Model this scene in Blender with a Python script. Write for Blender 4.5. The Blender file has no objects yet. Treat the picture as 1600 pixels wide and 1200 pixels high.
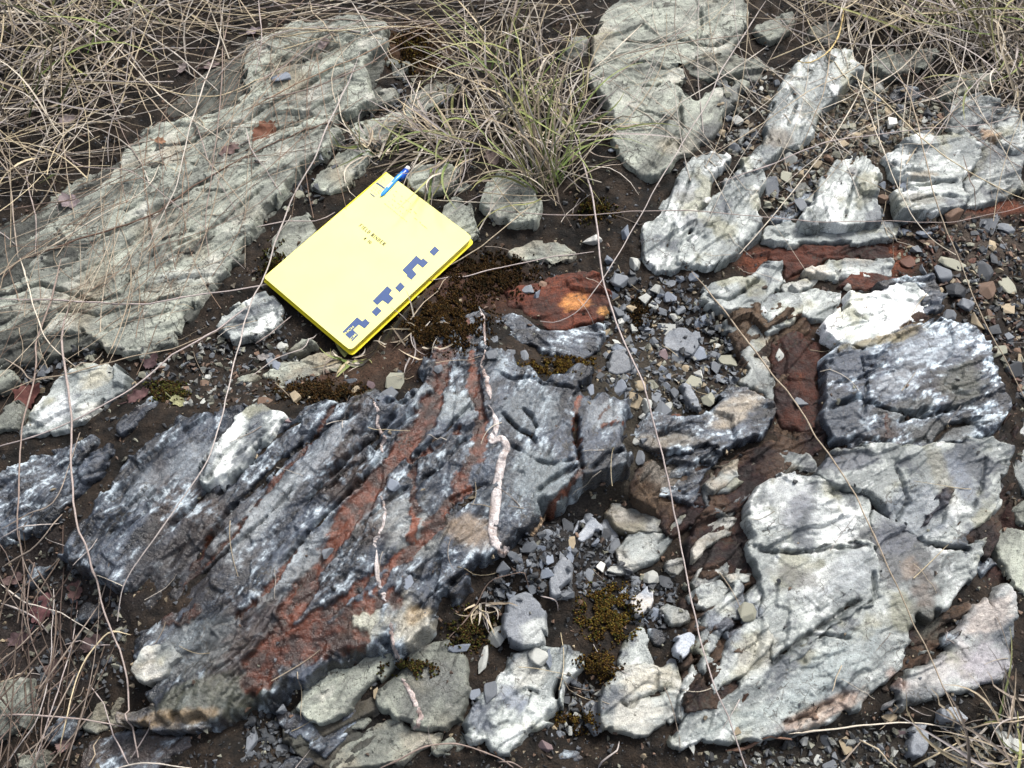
import bpy, bmesh, math, random
import numpy as np
from mathutils import Vector, Matrix
from math import radians, sin, cos

random.seed(7)
RNG = np.random.default_rng(11)
SC = bpy.context.scene
COL = SC.collection

# ------------------------------------------------------------------ camera, sky, sun, exposure
TILT, DIST, FPX = radians(25), 1.08, 1500.0
CAM = np.array([0, -DIST * sin(TILT), DIST * cos(TILT)])
FWD = np.array([0, sin(TILT), -cos(TILT)])
UPV = np.array([0, cos(TILT), sin(TILT)])
cd = bpy.data.cameras.new('camera')
cd.sensor_width = 36; cd.lens = FPX / 1600 * 36
cd.clip_start = 0.02; cd.clip_end = 200
cd.dof.use_dof = True; cd.dof.focus_distance = 1.05; cd.dof.aperture_fstop = 11
co = bpy.data.objects.new('camera', cd); COL.objects.link(co)
co.location = CAM; co.rotation_euler = (TILT, 0, 0)
SC.camera = co

SUN_EL, SUN_AZ = radians(52), radians(32)          # azimuth from +Y (up the picture) towards +X (right)
w = bpy.data.worlds.new('World'); SC.world = w; w.use_nodes = True
nt = w.node_tree; nt.nodes.clear()
sky = nt.nodes.new('ShaderNodeTexSky'); sky.sky_type = 'NISHITA'; sky.sun_disc = False
sky.sun_elevation = SUN_EL; sky.sun_rotation = SUN_AZ
sky.air_density = 1.0; sky.dust_density = 6.0; sky.ozone_density = 1.0
hs = nt.nodes.new('ShaderNodeHueSaturation'); hs.inputs['Saturation'].default_value = 0.55   # thin bright overcast
bg = nt.nodes.new('ShaderNodeBackground'); bg.inputs['Strength'].default_value = 0.07
wo = nt.nodes.new('ShaderNodeOutputWorld')
nt.links.new(sky.outputs[0], hs.inputs['Color']); nt.links.new(hs.outputs[0], bg.inputs[0]); nt.links.new(bg.outputs[0], wo.inputs[0])
sd = bpy.data.lights.new('sun', 'SUN'); sd.energy = 1.5; sd.angle = radians(14); sd.color = (1.0, 0.975, 0.94)
so = bpy.data.objects.new('sun', sd); COL.objects.link(so)
sdir = Vector((cos(SUN_EL) * sin(SUN_AZ), cos(SUN_EL) * cos(SUN_AZ), sin(SUN_EL)))
so.rotation_euler = sdir.to_track_quat('Z', 'Y').to_euler(); so.location = sdir * 5
SC.view_settings.view_transform = 'Standard'; SC.view_settings.look = 'None'
SC.view_settings.exposure = 1.5; SC.view_settings.gamma = 1.0; SC.view_settings.use_curve_mapping = False

SC.cycles.max_bounces = 3; SC.cycles.diffuse_bounces = 2; SC.cycles.glossy_bounces = 1

# ------------------------------------------------------------------ helpers
def G(pts, z=0.0):
    """picture points of the survey photograph -> world x, y on the level z (a site plan)"""
    p = np.atleast_2d(np.asarray(pts, float))
    r = ((p[:, [0]] - 800) / FPX) * np.array([1.0, 0, 0]) - ((p[:, [1]] - 600) / FPX) * UPV + FWD
    zz = np.broadcast_to(np.asarray(z, float), (len(p),))
    t = (zz - CAM[2]) / r[:, 2]
    return (CAM + t[:, None] * r)[:, :2]

_tabs = {}
def _tab(seed):
    if seed not in _tabs:
        r = np.random.default_rng(1000 + seed)
        a = r.random(4096) * 2 * np.pi
        _tabs[seed] = (r.permutation(4096), np.cos(a), np.sin(a), r.random(4096))
    return _tabs[seed]
def _h(ix, iy, perm):
    return perm[(perm[ix & 4095] + iy) & 4095]
def perlin(x, y, seed=0):
    perm, gx, gy, _ = _tab(seed)
    fx = np.floor(x); fy = np.floor(y); ix = fx.astype(np.int64); iy = fy.astype(np.int64)
    u = x - fx; v = y - fy
    su = u * u * u * (u * (u * 6 - 15) + 10); sv = v * v * v * (v * (v * 6 - 15) + 10)
    def g(a, b):
        k = _h(ix + a, iy + b, perm); return gx[k] * (u - a) + gy[k] * (v - b)
    n0 = g(0, 0) * (1 - su) + g(1, 0) * su; n1 = g(0, 1) * (1 - su) + g(1, 1) * su
    return (n0 * (1 - sv) + n1 * sv) * 1.5
def fbm(x, y, seed=0, octv=4, gain=0.5):
    s = 0; a = 1.0; f = 1.0; tot = 0
    for o in range(octv):
        s = s + a * perlin(x * f + 17.3 * o, y * f - 9.1 * o, seed + o); tot += a; a *= gain; f *= 2.03
    return s / tot
def ridged(x, y, seed=0, octv=4):
    s = 0; a = 1.0; f = 1.0; tot = 0
    for o in range(octv):
        s = s + a * (1 - np.abs(perlin(x * f + 5.7 * o, y * f + 3.3 * o, seed + o)) * 2); tot += a; a *= 0.5; f *= 2.1
    return s / tot
def facets(x, y, seed=0, tilt=1.0):
    """broken planes: nearest jittered cell, each with its own level and tilt"""
    perm, gx, gy, rv = _tab(seed)
    fx = np.floor(x).astype(np.int64); fy = np.floor(y).astype(np.int64)
    best = np.full(x.shape, 1e9); out = np.zeros(x.shape)
    for a in (-1, 0, 1):
        for b in (-1, 0, 1):
            k = _h(fx + a, fy + b, perm)
            px = fx + a + 0.5 + 0.42 * gx[k]; py = fy + b + 0.5 + 0.42 * gy[k]
            d = (x - px) ** 2 + (y - py) ** 2
            k2 = perm[k]
            val = (rv[k] - 0.5) + tilt * (gx[k2] * (x - px) + gy[k2] * (y - py))
            m = d < best; best = np.where(m, d, best); out = np.where(m, val, out)
    return out
def smooth(a, b, x):
    t = np.clip((x - a) / (b - a), 0, 1); return t * t * (3 - 2 * t)
def mix(a, b, t):
    return a + (b - a) * t[..., None]
def seg_dist(X, Y, pts, closed=False):
    """distance to a polyline, and the arc position along it"""
    d2 = np.full(X.shape, 1e9); arc = np.zeros(X.shape); n = len(pts); L = 0.0
    for i in range(n if closed else n - 1):
        a = pts[i]; b = pts[(i + 1) % n]; e = b - a; l2 = e @ e + 1e-12
        t = np.clip(((X - a[0]) * e[0] + (Y - a[1]) * e[1]) / l2, 0, 1)
        q = (X - a[0] - t * e[0]) ** 2 + (Y - a[1] - t * e[1]) ** 2
        m = q < d2; d2 = np.where(m, q, d2); arc = np.where(m, L + t * l2 ** .5, arc); L += l2 ** .5
    return np.sqrt(d2), arc / max(L, 1e-9)
def inside(X, Y, pts):
    c = np.zeros(X.shape, bool); n = len(pts)
    for i in range(n):
        x1, y1 = pts[i]; x2, y2 = pts[(i + 1) % n]
        if y1 == y2: continue
        c ^= ((y1 > Y) != (y2 > Y)) & (X < (x2 - x1) * (Y - y1) / (y2 - y1) + x1)
    return c
def sdf(X, Y, pts):
    d, _ = seg_dist(X, Y, pts, True)
    return np.where(inside(X, Y, pts), d, -d)
def catmull(P, n):
    P = np.asarray(P, float)
    if len(P) < 3:
        t = np.linspace(0, 1, n)[:, None]; return P[0] * (1 - t) + P[-1] * t
    Q = np.vstack([2 * P[0] - P[1], P, 2 * P[-1] - P[-2]])
    L = np.r_[0, np.cumsum(np.linalg.norm(np.diff(P, axis=0), axis=1))]
    s = np.linspace(0, L[-1], n); k = np.clip(np.searchsorted(L, s, side='right') - 1, 0, len(P) - 2)
    t = ((s - L[k]) / (L[k + 1] - L[k] + 1e-12))[:, None]
    a, b, c, d = Q[k], Q[k + 1], Q[k + 2], Q[k + 3]
    return 0.5 * (2 * b + (c - a) * t + (2 * a - 5 * b + 4 * c - d) * t ** 2 + (3 * b - a - 3 * c + d) * t ** 3)

def mesh_np(name, V, F, colors=None, smooth_=True, mats=()):
    """F: int array (n,3) or (n,4)"""
    V = np.ascontiguousarray(V, np.float32); F = np.ascontiguousarray(F, np.int32)
    me = bpy.data.meshes.new(name); n, k = F.shape
    me.vertices.add(len(V)); me.vertices.foreach_set('co', V.ravel())
    me.loops.add(n * k); me.loops.foreach_set('vertex_index', F.ravel())
    me.polygons.add(n); me.polygons.foreach_set('loop_start', np.arange(0, n * k, k, dtype=np.int32))
    me.update(calc_edges=True)
    me.polygons.foreach_set('use_smooth', np.full(n, smooth_, bool))
    if colors is not None:
        at = me.color_attributes.new('Col', 'FLOAT_COLOR', 'POINT')
        c = np.ones((len(V), 4), np.float32); c[:, :colors.shape[1]] = colors
        at.data.foreach_set('color', c.ravel())
    for m in mats: me.materials.append(m)
    me.validate(); return me
def link(name, me, parent=None, label=None, cat=None, group=None, kind=None, loc=None):
    o = bpy.data.objects.new(name, me); COL.objects.link(o)
    if loc is not None: o.location = loc
    if parent is not None: o.parent = parent
    if label: o['label'] = label
    if cat: o['category'] = cat
    if group: o['group'] = group
    if kind: o['kind'] = kind
    return o

# ------------------------------------------------------------------ materials
def newmat(name):
    m = bpy.data.materials.new(name); m.use_nodes = True; t = m.node_tree
    return m, t, t.nodes['Principled BSDF']
def nod(t, kind, **kw):
    n = t.nodes.new(kind)
    for k, v in kw.items():
        if k in n.inputs.keys(): n.inputs[k].default_value = v
        else: setattr(n, k, v)
    return n
def ramp(t, src, stops):
    r = t.nodes.new('ShaderNodeValToRGB'); e = r.color_ramp.elements
    while len(e) < len(stops): e.new(0.5)
    for i, (p, c) in enumerate(stops):
        e[i].position = p; e[i].color = (c, c, c, 1) if isinstance(c, (int, float)) else (*c, 1)
    t.links.new(src, r.inputs[0]); return r
def mult(t, a, b, fac=1.0):
    m = t.nodes.new('ShaderNodeMix'); m.data_type = 'RGBA'; m.blend_type = 'MULTIPLY'; m.inputs[0].default_value = fac
    t.links.new(a, m.inputs[6]); t.links.new(b, m.inputs[7]); return m.outputs[2]
def mixc(t, fac, a, col):
    m = t.nodes.new('ShaderNodeMix'); m.data_type = 'RGBA'; t.links.new(fac, m.inputs[0])
    t.links.new(a, m.inputs[6]); m.inputs[7].default_value = (*col, 1); return m.outputs[2]

def rock_mat(name, rough=(0.4, 0.75), bump=0.5, specks=0.0, grain=(0.66, 1.3), spec=0.5, fine=900, cracks=0.0):
    m, t, p = newmat(name)
    tc = nod(t, 'ShaderNodeTexCoord'); L = t.links.new
    at = nod(t, 'ShaderNodeVertexColor', layer_name='Col')
    vec = tc.outputs['Object']
    n1 = nod(t, 'ShaderNodeTexNoise', Scale=fine, Detail=3, Roughness=0.65); L(vec, n1.inputs['Vector'])
    n2 = nod(t, 'ShaderNodeTexNoise', Scale=fine * 0.22, Detail=4, Roughness=0.6); L(vec, n2.inputs['Vector'])
    r1 = ramp(t, n1.outputs[0], [(0.3, grain[0]), (0.7, grain[1])])
    r2 = ramp(t, n2.outputs[0], [(0.3, 0.82), (0.7, 1.16)])
    c = mult(t, at.outputs[0], r1.outputs[0]); c = mult(t, c, r2.outputs[0])
    if specks > 0:
        v = nod(t, 'ShaderNodeTexVoronoi', Scale=210, Randomness=1.0); L(vec, v.inputs['Vector'])
        n3 = nod(t, 'ShaderNodeTexNoise', Scale=40, Detail=2); L(vec, n3.inputs['Vector'])
        mt = nod(t, 'ShaderNodeMath', operation='MULTIPLY'); L(n3.outputs[0], mt.inputs[0]); mt.inputs[1].default_value = specks
        lt = nod(t, 'ShaderNodeMath', operation='LESS_THAN'); L(v.outputs['Distance'], lt.inputs[0]); L(mt.outputs[0], lt.inputs[1])
        mf = nod(t, 'ShaderNodeMath', operation='MULTIPLY'); L(lt.outputs[0], mf.inputs[0]); mf.inputs[1].default_value = 0.75
        c = mixc(t, mf.outputs[0], c, (0.035, 0.035, 0.032))
    ce = None
    if cracks > 0:                                                  # hairline fractures, dirt-filled
        wn = nod(t, 'ShaderNodeTexNoise', Scale=60, Detail=2); L(vec, wn.inputs['Vector'])
        wm = nod(t, 'ShaderNodeMix', data_type='VECTOR'); wm.inputs[0].default_value = 0.035; L(vec, wm.inputs[4]); L(wn.outputs['Color'], wm.inputs[5])
        vo = nod(t, 'ShaderNodeTexVoronoi', feature='DISTANCE_TO_EDGE', Scale=38); L(wm.outputs[1], vo.inputs['Vector'])
        ms = nod(t, 'ShaderNodeTexNoise', Scale=22, Detail=2); L(vec, ms.inputs['Vector'])
        th = nod(t, 'ShaderNodeMapRange'); L(ms.outputs[0], th.inputs[0]); th.inputs[1].default_value = .45; th.inputs[2].default_value = .7; th.inputs[3].default_value = 0.0; th.inputs[4].default_value = 0.035 * cracks
        dv = nod(t, 'ShaderNodeMath', operation='LESS_THAN'); L(vo.outputs['Distance'], dv.inputs[0]); L(th.outputs[0], dv.inputs[1])
        cf = nod(t, 'ShaderNodeMath', operation='MULTIPLY'); L(dv.outputs[0], cf.inputs[0]); cf.inputs[1].default_value = .7
        c = mixc(t, cf.outputs[0], c, (0.03, 0.026, 0.02)); ce = dv.outputs[0]
    L(c, p.inputs['Base Color'])
    rr = nod(t, 'ShaderNodeMapRange'); rr.inputs[3].default_value = rough[0]; rr.inputs[4].default_value = rough[1]
    rr.inputs[1].default_value = 0.3; rr.inputs[2].default_value = 0.7
    L(n2.outputs[0], rr.inputs[0]); L(rr.outputs[0], p.inputs['Roughness'])
    p.inputs['Specular IOR Level'].default_value = spec
    def mad(a_, k, b_):
        m_ = nod(t, 'ShaderNodeMath', operation='MULTIPLY_ADD'); L(a_, m_.inputs[0]); m_.inputs[1].default_value = k
        if b_ is None: m_.inputs[2].default_value = 0
        else: L(b_, m_.inputs[2])
        return m_.outputs[0]
    hgt = mad(n1.outputs[0], .40, mad(n2.outputs[0], 1.0, None))
    if ce is not None: hgt = mad(ce, -.35, hgt)
    b1 = nod(t, 'ShaderNodeBump', Strength=bump, Distance=0.003); L(hgt, b1.inputs['Height']); fin = b1.outputs[0]
    L(fin, p.inputs['Normal'])
    return m
M = {}
M['pale'] = rock_mat('pale_greenstone', (0.5, 0.85), 0.8, specks=0.33, cracks=1.0)
M['slate'] = rock_mat('dark_slate', (0.16, 0.48), 0.7, grain=(0.55, 1.45), spec=0.6, cracks=.7)
M['silver'] = rock_mat('silver_phyllite', (0.22, 0.55), 0.65, specks=0.22, spec=0.6, cracks=1.0)
M['rust'] = rock_mat('rusty_rock', (0.65, 0.95), 1.0, grain=(0.45, 1.5), fine=650, cracks=1.2)
M['vein'] = rock_mat('quartz_vein', (0.35, 0.7), 0.9, grain=(0.6, 1.3), fine=600)
M['stone'] = rock_mat('loose_slate', (0.45, 0.75), 0.5, specks=0.15)
M['soil'] = rock_mat('dark_soil', (0.75, 0.98), 1.0, grain=(0.35, 1.7), spec=0.25, fine=500)

def plain_mat(name, col, rough=0.5, var=0.0, scale=300, bump=0.0, spec=0.5, objvar=0.0, trans=0.0):
    m, t, p = newmat(name); L = t.links.new
    rgb = nod(t, 'ShaderNodeRGB'); rgb.outputs[0].default_value = (*col, 1); c = rgb.outputs[0]
    tc = nod(t, 'ShaderNodeTexCoord')
    n1 = nod(t, 'ShaderNodeTexNoise', Scale=scale, Detail=6, Roughness=0.65); L(tc.outputs['Object'], n1.inputs['Vector'])
    if var: c = mult(t, c, ramp(t, n1.outputs[0], [(0.3, 1 - var), (0.7, 1 + var)]).outputs[0])
    if objvar:
        oi = nod(t, 'ShaderNodeObjectInfo')
        c = mult(t, c, ramp(t, oi.outputs['Random'], [(0.0, 1 - objvar), (1.0, 1 + objvar)]).outputs[0])
    L(c, p.inputs['Base Color']); p.inputs['Roughness'].default_value = rough; p.inputs['Specular IOR Level'].default_value = spec
    if bump:
        b = nod(t, 'ShaderNodeBump', Strength=bump, Distance=0.001); L(n1.outputs[0], b.inputs['Height']); L(b.outputs[0], p.inputs['Normal'])
    return m
def attr_mat(name, rough=0.7, var=0.25, scale=250, spec=0.3, bump=0.3, sss=0.0):
    m, t, p = newmat(name); L = t.links.new
    at = nod(t, 'ShaderNodeVertexColor', layer_name='Col'); tc = nod(t, 'ShaderNodeTexCoord')
    n1 = nod(t, 'ShaderNodeTexNoise', Scale=scale, Detail=5, Roughness=0.65); L(tc.outputs['Object'], n1.inputs['Vector'])
    c = mult(t, at.outputs[0], ramp(t, n1.outputs[0], [(0.3, 1 - var), (0.7, 1 + var)]).outputs[0])
    L(c, p.inputs['Base Color']); p.inputs['Roughness'].default_value = rough; p.inputs['Specular IOR Level'].default_value = spec
    b = nod(t, 'ShaderNodeBump', Strength=bump, Distance=0.0006); L(n1.outputs[0], b.inputs['Height']); L(b.outputs[0], p.inputs['Normal'])
    return m
M['grass'] = attr_mat('dry_grass', 0.6, 0.25, 400)
M['moss'] = attr_mat('moss', 0.85, 0.3, 900, spec=0.15)
M['leaf'] = attr_mat('dead_leaf', 0.75, 0.35, 350)
# ------------------------------------------------------------------ the outcrop: every rock is a body of its own
# name, label, kind, outline (survey points), top height, edge width, grain direction (deg), roughness of relief, options
ROCKS = [
 ('flat_rock', 'broad pale grey-green slab of cracked bedrock at the left edge', 'pale', [(-70,430),(0,395),(40,365),(80,350),(120,335),(150,300),(185,268),(240,264),(300,262),(330,285),(365,264),(400,247),(440,228),(480,217),(520,202),(535,215),(500,245),(470,262),(450,290),(425,320),(400,350),(375,385),(362,410),(327,445),(300,470),(285,490),(268,533),(235,545),(200,552),(165,543),(130,512),(85,515),(45,540),(0,562),(-70,590)], .030,.014,33,.0058,{'tilt':(.02,.03)}),
 ('flat_rock', 'pale grey-green slab above the broad left slab, dipping under dry grass', 'pale', [(190,262),(205,215),(250,190),(300,180),(365,172),(392,150),(385,100),(410,65),(460,45),(540,36),(605,45),(594,80),(565,105),(575,130),(583,158),(560,172),(530,180),(520,197),(480,212),(440,222),(400,240),(365,258),(330,279),(300,256),(240,258)], .034,.013,30,.006,{'tilt':(.02,.03)}),
 ('flat_rock', 'shaded grey slab mostly buried under the grass in the upper left', 'pale', [(60,345),(80,310),(120,280),(160,262),(183,262),(150,296),(118,330),(80,346)], .022,.012,30,.008,{'tint':.75}),
 ('rock_fragment', 'whitish angular rock in dirt left of the yellow notebook corner', 'silver', [(342,515),(350,498),(375,478),(400,465),(425,460),(440,480),(425,505),(400,522),(370,527)], .022,.008,25,.006,{'white':.2}),
 ('rock_fragment', 'grey rock tucked beside the left edge of the yellow notebook', 'pale', [(412,398),(438,362),(455,345),(480,338),(492,352),(480,375),(455,398),(428,414)], .022,.009,40,.006,{}),
 ('rock_fragment', 'pale grey rock just above left of the yellow notebook', 'pale', [(493,292),(515,260),(530,240),(560,225),(575,240),(560,262),(540,288),(515,300)], .024,.009,45,.006,{'tint':1.1}),
 ('rock_fragment', 'flat grey rock right of the blue pen top', 'pale', [(641,282),(652,266),(690,264),(717,271),(714,288),(690,298),(665,302),(646,294)], .020,.009,15,.005,{}),
 ('rock_fragment', 'grey stone against the right corner of the yellow notebook', 'pale', [(688,347),(697,325),(712,316),(730,325),(738,345),(748,360),(730,368)], .022,.008,45,.005,{}),
 ('rock_fragment', 'blocky grey rock below the grass tuft beside the notebook', 'pale', [(753,322),(765,290),(785,270),(806,278),(827,300),(840,320),(831,342),(805,348),(775,342)], .026,.010,60,.006,{}),
 ('rock_fragment', 'pale wedge of rock peeking out left of the grass tuft', 'pale', [(638,167),(648,148),(670,138),(702,134),(694,148),(674,160),(655,174)], .020,.008,25,.005,{}),
 ('rock_fragment', 'thin grey rock ledge between left slabs and grass tuft', 'pale', [(543,206),(560,195),(600,185),(642,180),(638,195),(607,207),(617,216),(592,228),(560,224)], .019,.008,20,.005,{}),
 ('rock_fragment', 'pale weathered rock with white face above the far left dirt hollow', 'silver', [(36,675),(58,640),(83,615),(95,592),(120,580),(150,572),(182,576),(200,590),(192,607),(167,622),(152,642),(130,662),(100,670),(60,680)], .030,.014,35,.007,{}),
 ('flat_rock', 'flat pale slab at the top edge right of the tall grass tuft', 'pale', [(928,65),(950,20),(990,-5),(1060,-30),(1140,-20),(1168,20),(1162,60),(1130,85),(1080,95),(1040,103),(985,100),(945,116),(925,105)], .030,.012,20,.005,{}),
 ('flat_rock', 'smooth pale block with dark right flank beside the tall grass tuft', 'pale', [(938,142),(975,137),(1040,134),(1060,142),(1090,160),(1120,137),(1150,127),(1170,128),(1152,160),(1124,182),(1113,212),(1088,230),(1062,242),(1042,262),(1022,274),(1000,280),(985,264),(963,247),(952,220),(957,190),(942,165)], .040,.016,50,.005,{'tilt':(-.06,.03)}),
 ('flat_rock', 'thin pale strip of rock between two slabs at top centre', 'pale', [(923,122),(960,109),(1030,105),(1062,108),(1072,126),(1040,131),(975,133),(936,138)], .032,.008,8,.005,{}),
 ('rock_fragment', 'dark broken rock under crossing stems at top centre right', 'pale', [(1076,106),(1100,93),(1150,88),(1180,95),(1198,110),(1182,123),(1150,120),(1110,124)], .026,.009,10,.008,{'tint':.7}),
 ('rock_rib', 'narrow white rock rib at upper centre, leftmost of the ribs', 'silver', [(1010,402),(1013,350),(1043,318),(1063,280),(1083,255),(1110,243),(1129,250),(1112,280),(1097,308),(1087,330),(1082,360),(1062,385),(1056,417),(1030,422)], .036,.016,62,.007,{'white':.15}),
 ('rock_rib', 'grey-white rock rib just right of the leftmost rib', 'silver', [(1062,413),(1064,387),(1085,364),(1090,334),(1102,318),(1130,300),(1150,270),(1182,253),(1190,290),(1180,330),(1187,350),(1172,374),(1147,394),(1110,412)], .034,.015,58,.008,{}),
 ('rock_rib', 'tall pale rock rib rising to the grass at upper right', 'silver', [(1203,190),(1213,160),(1233,125),(1243,100),(1275,92),(1322,88),(1337,110),(1312,136),(1292,162),(1272,182),(1260,212),(1242,227),(1217,232),(1192,252),(1170,272),(1163,256),(1185,235),(1198,212)], .038,.016,60,.007,{'white':.1}),
 ('rock_rib', 'silvery wedge-shaped rock in the middle of the upper right gravel', 'silver', [(1253,347),(1273,325),(1288,290),(1298,265),(1323,238),(1345,237),(1364,260),(1370,277),(1364,300),(1367,330),(1372,347),(1340,352),(1300,354),(1270,354)], .036,.018,60,.007,{'white':.2}),
 ('rock_ledge', 'thin layered ledge along the foot of the silvery wedge rock', 'silver', [(1188,372),(1200,357),(1250,355),(1310,359),(1365,353),(1397,358),(1392,370),(1350,377),(1310,378),(1260,381),(1210,385)], .026,.008,5,.006,{}),
 ('rock_fragment', 'dark splintered rock left of the silvery wedge rock', 'slate', [(1203,347),(1218,320),(1250,300),(1287,288),(1282,310),(1267,325),(1252,347),(1225,352)], .024,.009,35,.010,{}),
 ('rock_block', 'rounded white block above the rusty strip at upper right', 'silver', [(1387,246),(1400,231),(1430,217),(1460,214),(1500,217),(1527,221),(1530,246),(1512,262),(1502,282),(1504,312),(1498,327),(1470,327),(1440,334),(1408,337),(1402,305),(1418,290),(1398,270)], .040,.018,10,.006,{'white':.25}),
 ('rock_block', 'greenish grey block at the right edge beside the rounded white block', 'silver', [(1507,292),(1522,265),(1533,232),(1552,217),(1574,232),(1588,250),(1594,242),(1590,290),(1582,307),(1550,314),(1525,317),(1507,314)], .036,.014,20,.007,{'tint':.8}),
 ('rock_block', 'weathered block with shaded layered left side at the upper right edge', 'silver', [(1488,176),(1495,160),(1520,154),(1545,158),(1577,178),(1596,215),(1595,236),(1575,240),(1555,226),(1530,214),(1500,212),(1486,200)], .034,.014,20,.008,{'tint':.85}),
 ('rock_fragment', 'pale rock half hidden by grass in the upper right corner', 'pale', [(1463,146),(1480,130),(1510,121),(1547,124),(1532,141),(1500,151),(1470,157)], .026,.010,15,.006,{}),
 ('rock_fragment', 'grey rock under the fan of stems at top right', 'pale', [(1363,107),(1373,85),(1420,76),(1462,84),(1442,101),(1410,114),(1385,118)], .026,.010,15,.007,{'tint':.8}),
 ('rock_flake', 'bright white raised flake above the dark right block', 'silver', [(1290,511),(1310,494),(1330,484),(1329,461),(1365,454),(1400,451),(1426,454),(1442,470),(1438,502),(1411,513),(1381,521),(1361,538),(1340,547),(1310,538),(1293,524)], .050,.012,18,.005,{'white':.75,'tint':1.15}),
 ('rock_flake', 'grey flake with dark side beside the bright white flake', 'slate', [(1372,452),(1400,442),(1456,435),(1464,450),(1469,467),(1464,482),(1444,490),(1441,468),(1425,452),(1400,449)], .046,.010,15,.007,{'white':.2}),
 ('rock_block', 'large blue-grey slate block mottled with white at right', 'slate', [(1286,560),(1308,540),(1345,549),(1378,527),(1437,512),(1452,503),(1500,510),(1532,528),(1547,553),(1554,570),(1562,590),(1575,610),(1578,640),(1572,667),(1550,682),(1520,687),(1480,692),(1440,700),(1400,702),(1370,706),(1330,702),(1298,692),(1286,660),(1283,620),(1281,590)], .052,.022,22,.0068,{'white':.45,'tilt':(.0,.05),'tint':1.25}),
 ('rock_block', 'silvery blue block with white sheen below the large slate block', 'silver', [(1280,742),(1298,707),(1345,704),(1400,708),(1440,706),(1500,696),(1547,692),(1577,702),(1570,742),(1563,790),(1548,802),(1523,862),(1490,860),(1455,852),(1430,832),(1400,822),(1360,773),(1310,763)], .050,.016,30,.009,{'dark':.35}),
 ('rock_block', 'white-topped block left of the silvery blue block at lower right', 'silver', [(1168,802),(1183,762),(1220,746),(1283,747),(1308,767),(1355,778),(1353,800),(1358,855),(1330,860),(1280,862),(1240,858),(1200,860),(1178,850)], .050,.016,20,.007,{'white':.4}),
 ('flat_rock', 'pale cracked slab between white-topped block and big lower right slab', 'silver', [(1180,856),(1240,863),(1300,866),(1356,860),(1366,890),(1363,935),(1330,952),(1280,987),(1240,1017),(1213,1032),(1203,990),(1193,960),(1203,930),(1188,890)], .048,.010,32,.006,{}),
 ('flat_rock', 'big smooth pale slab in the lower right with ragged rusty lower edge', 'silver', [(1360,803),(1385,818),(1428,838),(1452,858),(1518,866),(1515,900),(1488,920),(1470,950),(1450,970),(1430,962),(1412,985),(1418,1003),(1390,1050),(1340,1087),(1335,1102),(1310,1117),(1260,1137),(1200,1147),(1150,1150),(1090,1152),(1052,1160),(1078,1122),(1130,1092),(1200,1043),(1245,1021),(1290,988),(1340,954),(1368,937),(1370,890)], .044,.014,32,.006,{'tilt':(0,.04)}),
 ('flat_rock', 'lilac-grey curved slab at the lower right edge', 'silver', [(1393,1070),(1410,1042),(1450,1032),(1480,1012),(1490,980),(1510,950),(1530,930),(1550,908),(1577,903),(1592,940),(1595,1000),(1598,1057),(1570,1073),(1500,1085),(1430,1108),(1380,1121),(1360,1117),(1373,1095)], .036,.018,30,.007,{'lilac':1,'grow':.003}),
 ('rock_fragment', 'grey corner of rock at the right edge beside the dark gully', 'pale', [(1557,838),(1577,830),(1605,840),(1640,900),(1605,925),(1582,895)], .030,.010,60,.006,{}),
 ('rock_fragment', 'tan grey rock on the right edge below the gravel', 'silver', [(1584,700),(1590,670),(1615,655),(1650,720),(1612,780),(1586,745)], .030,.012,70,.006,{'tint':.8}),
 ('rock_fragment', 'pale angular rock with dark notch just below the gravel, right of centre', 'silver', [(1088,472),(1105,450),(1140,438),(1175,432),(1190,414),(1222,408),(1228,440),(1202,467),(1180,484),(1140,482),(1110,477)], .034,.012,35,.008,{}),
 ('rock_fragment', 'small pale squarish rock in rusty soil left of white flake', 'silver', [(1248,487),(1253,465),(1285,455),(1311,462),(1308,485),(1292,502),(1265,502)], .032,.010,25,.005,{}),
 ('rock_fragment', 'small grey-white rock in rusty soil under the notched rock', 'silver', [(1198,472),(1213,461),(1244,466),(1248,490),(1230,507),(1200,517),(1188,495)], .030,.010,55,.007,{}),
 ('flat_rock', 'dusty tan rock right of the gravel pocket', 'silver', [(1135,505),(1180,497),(1206,520),(1202,560),(1217,600),(1207,636),(1190,622),(1172,610),(1152,598),(1175,580),(1150,550)], .026,.014,60,.005,{'tan':.8,'tint':.75}),
 ('rock_step', 'grey slate step with tan top right below the gravel pocket', 'slate', [(983,692),(1008,655),(1060,650),(1100,655),(1112,640),(1140,614),(1180,619),(1208,640),(1194,672),(1152,692),(1125,702),(1108,694),(1070,705),(1020,709)], .044,.012,15,.009,{'white':.35}),
 ('rock_step', 'lower slate step with a vertical face right of the folded slate', 'slate', [(983,742),(998,728),(1030,715),(1085,706),(1122,707),(1107,730),(1092,760),(1097,788),(1060,777),(1020,767),(988,762)], .036,.010,20,.010,{'white':.35}),
 ('rock_fragment', 'flat tan-grey rock at the mouth of the dark hollow', 'silver', [(948,802),(970,782),(1000,780),(1040,787),(1095,792),(1102,813),(1050,832),(1000,829),(963,824)], .024,.010,8,.005,{'tan':.5,'tint':.8}),
 ('rock_fragment', 'pale rounded rock right of the loose stones below the hollow', 'silver', [(970,866),(983,838),(1010,834),(1048,836),(1033,862),(1012,877),(985,886),(968,878)], .024,.010,35,.005,{'tan':.3}),
 ('flat_rock', 'dirt-stained tan rock between slate steps and white-topped block', 'silver', [(1100,772),(1130,732),(1170,716),(1215,706),(1262,720),(1280,737),(1220,743),(1183,756),(1163,792),(1140,803),(1108,803)], .034,.014,35,.008,{'tan':.7,'dark':.2,'tint':.8}),
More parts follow.
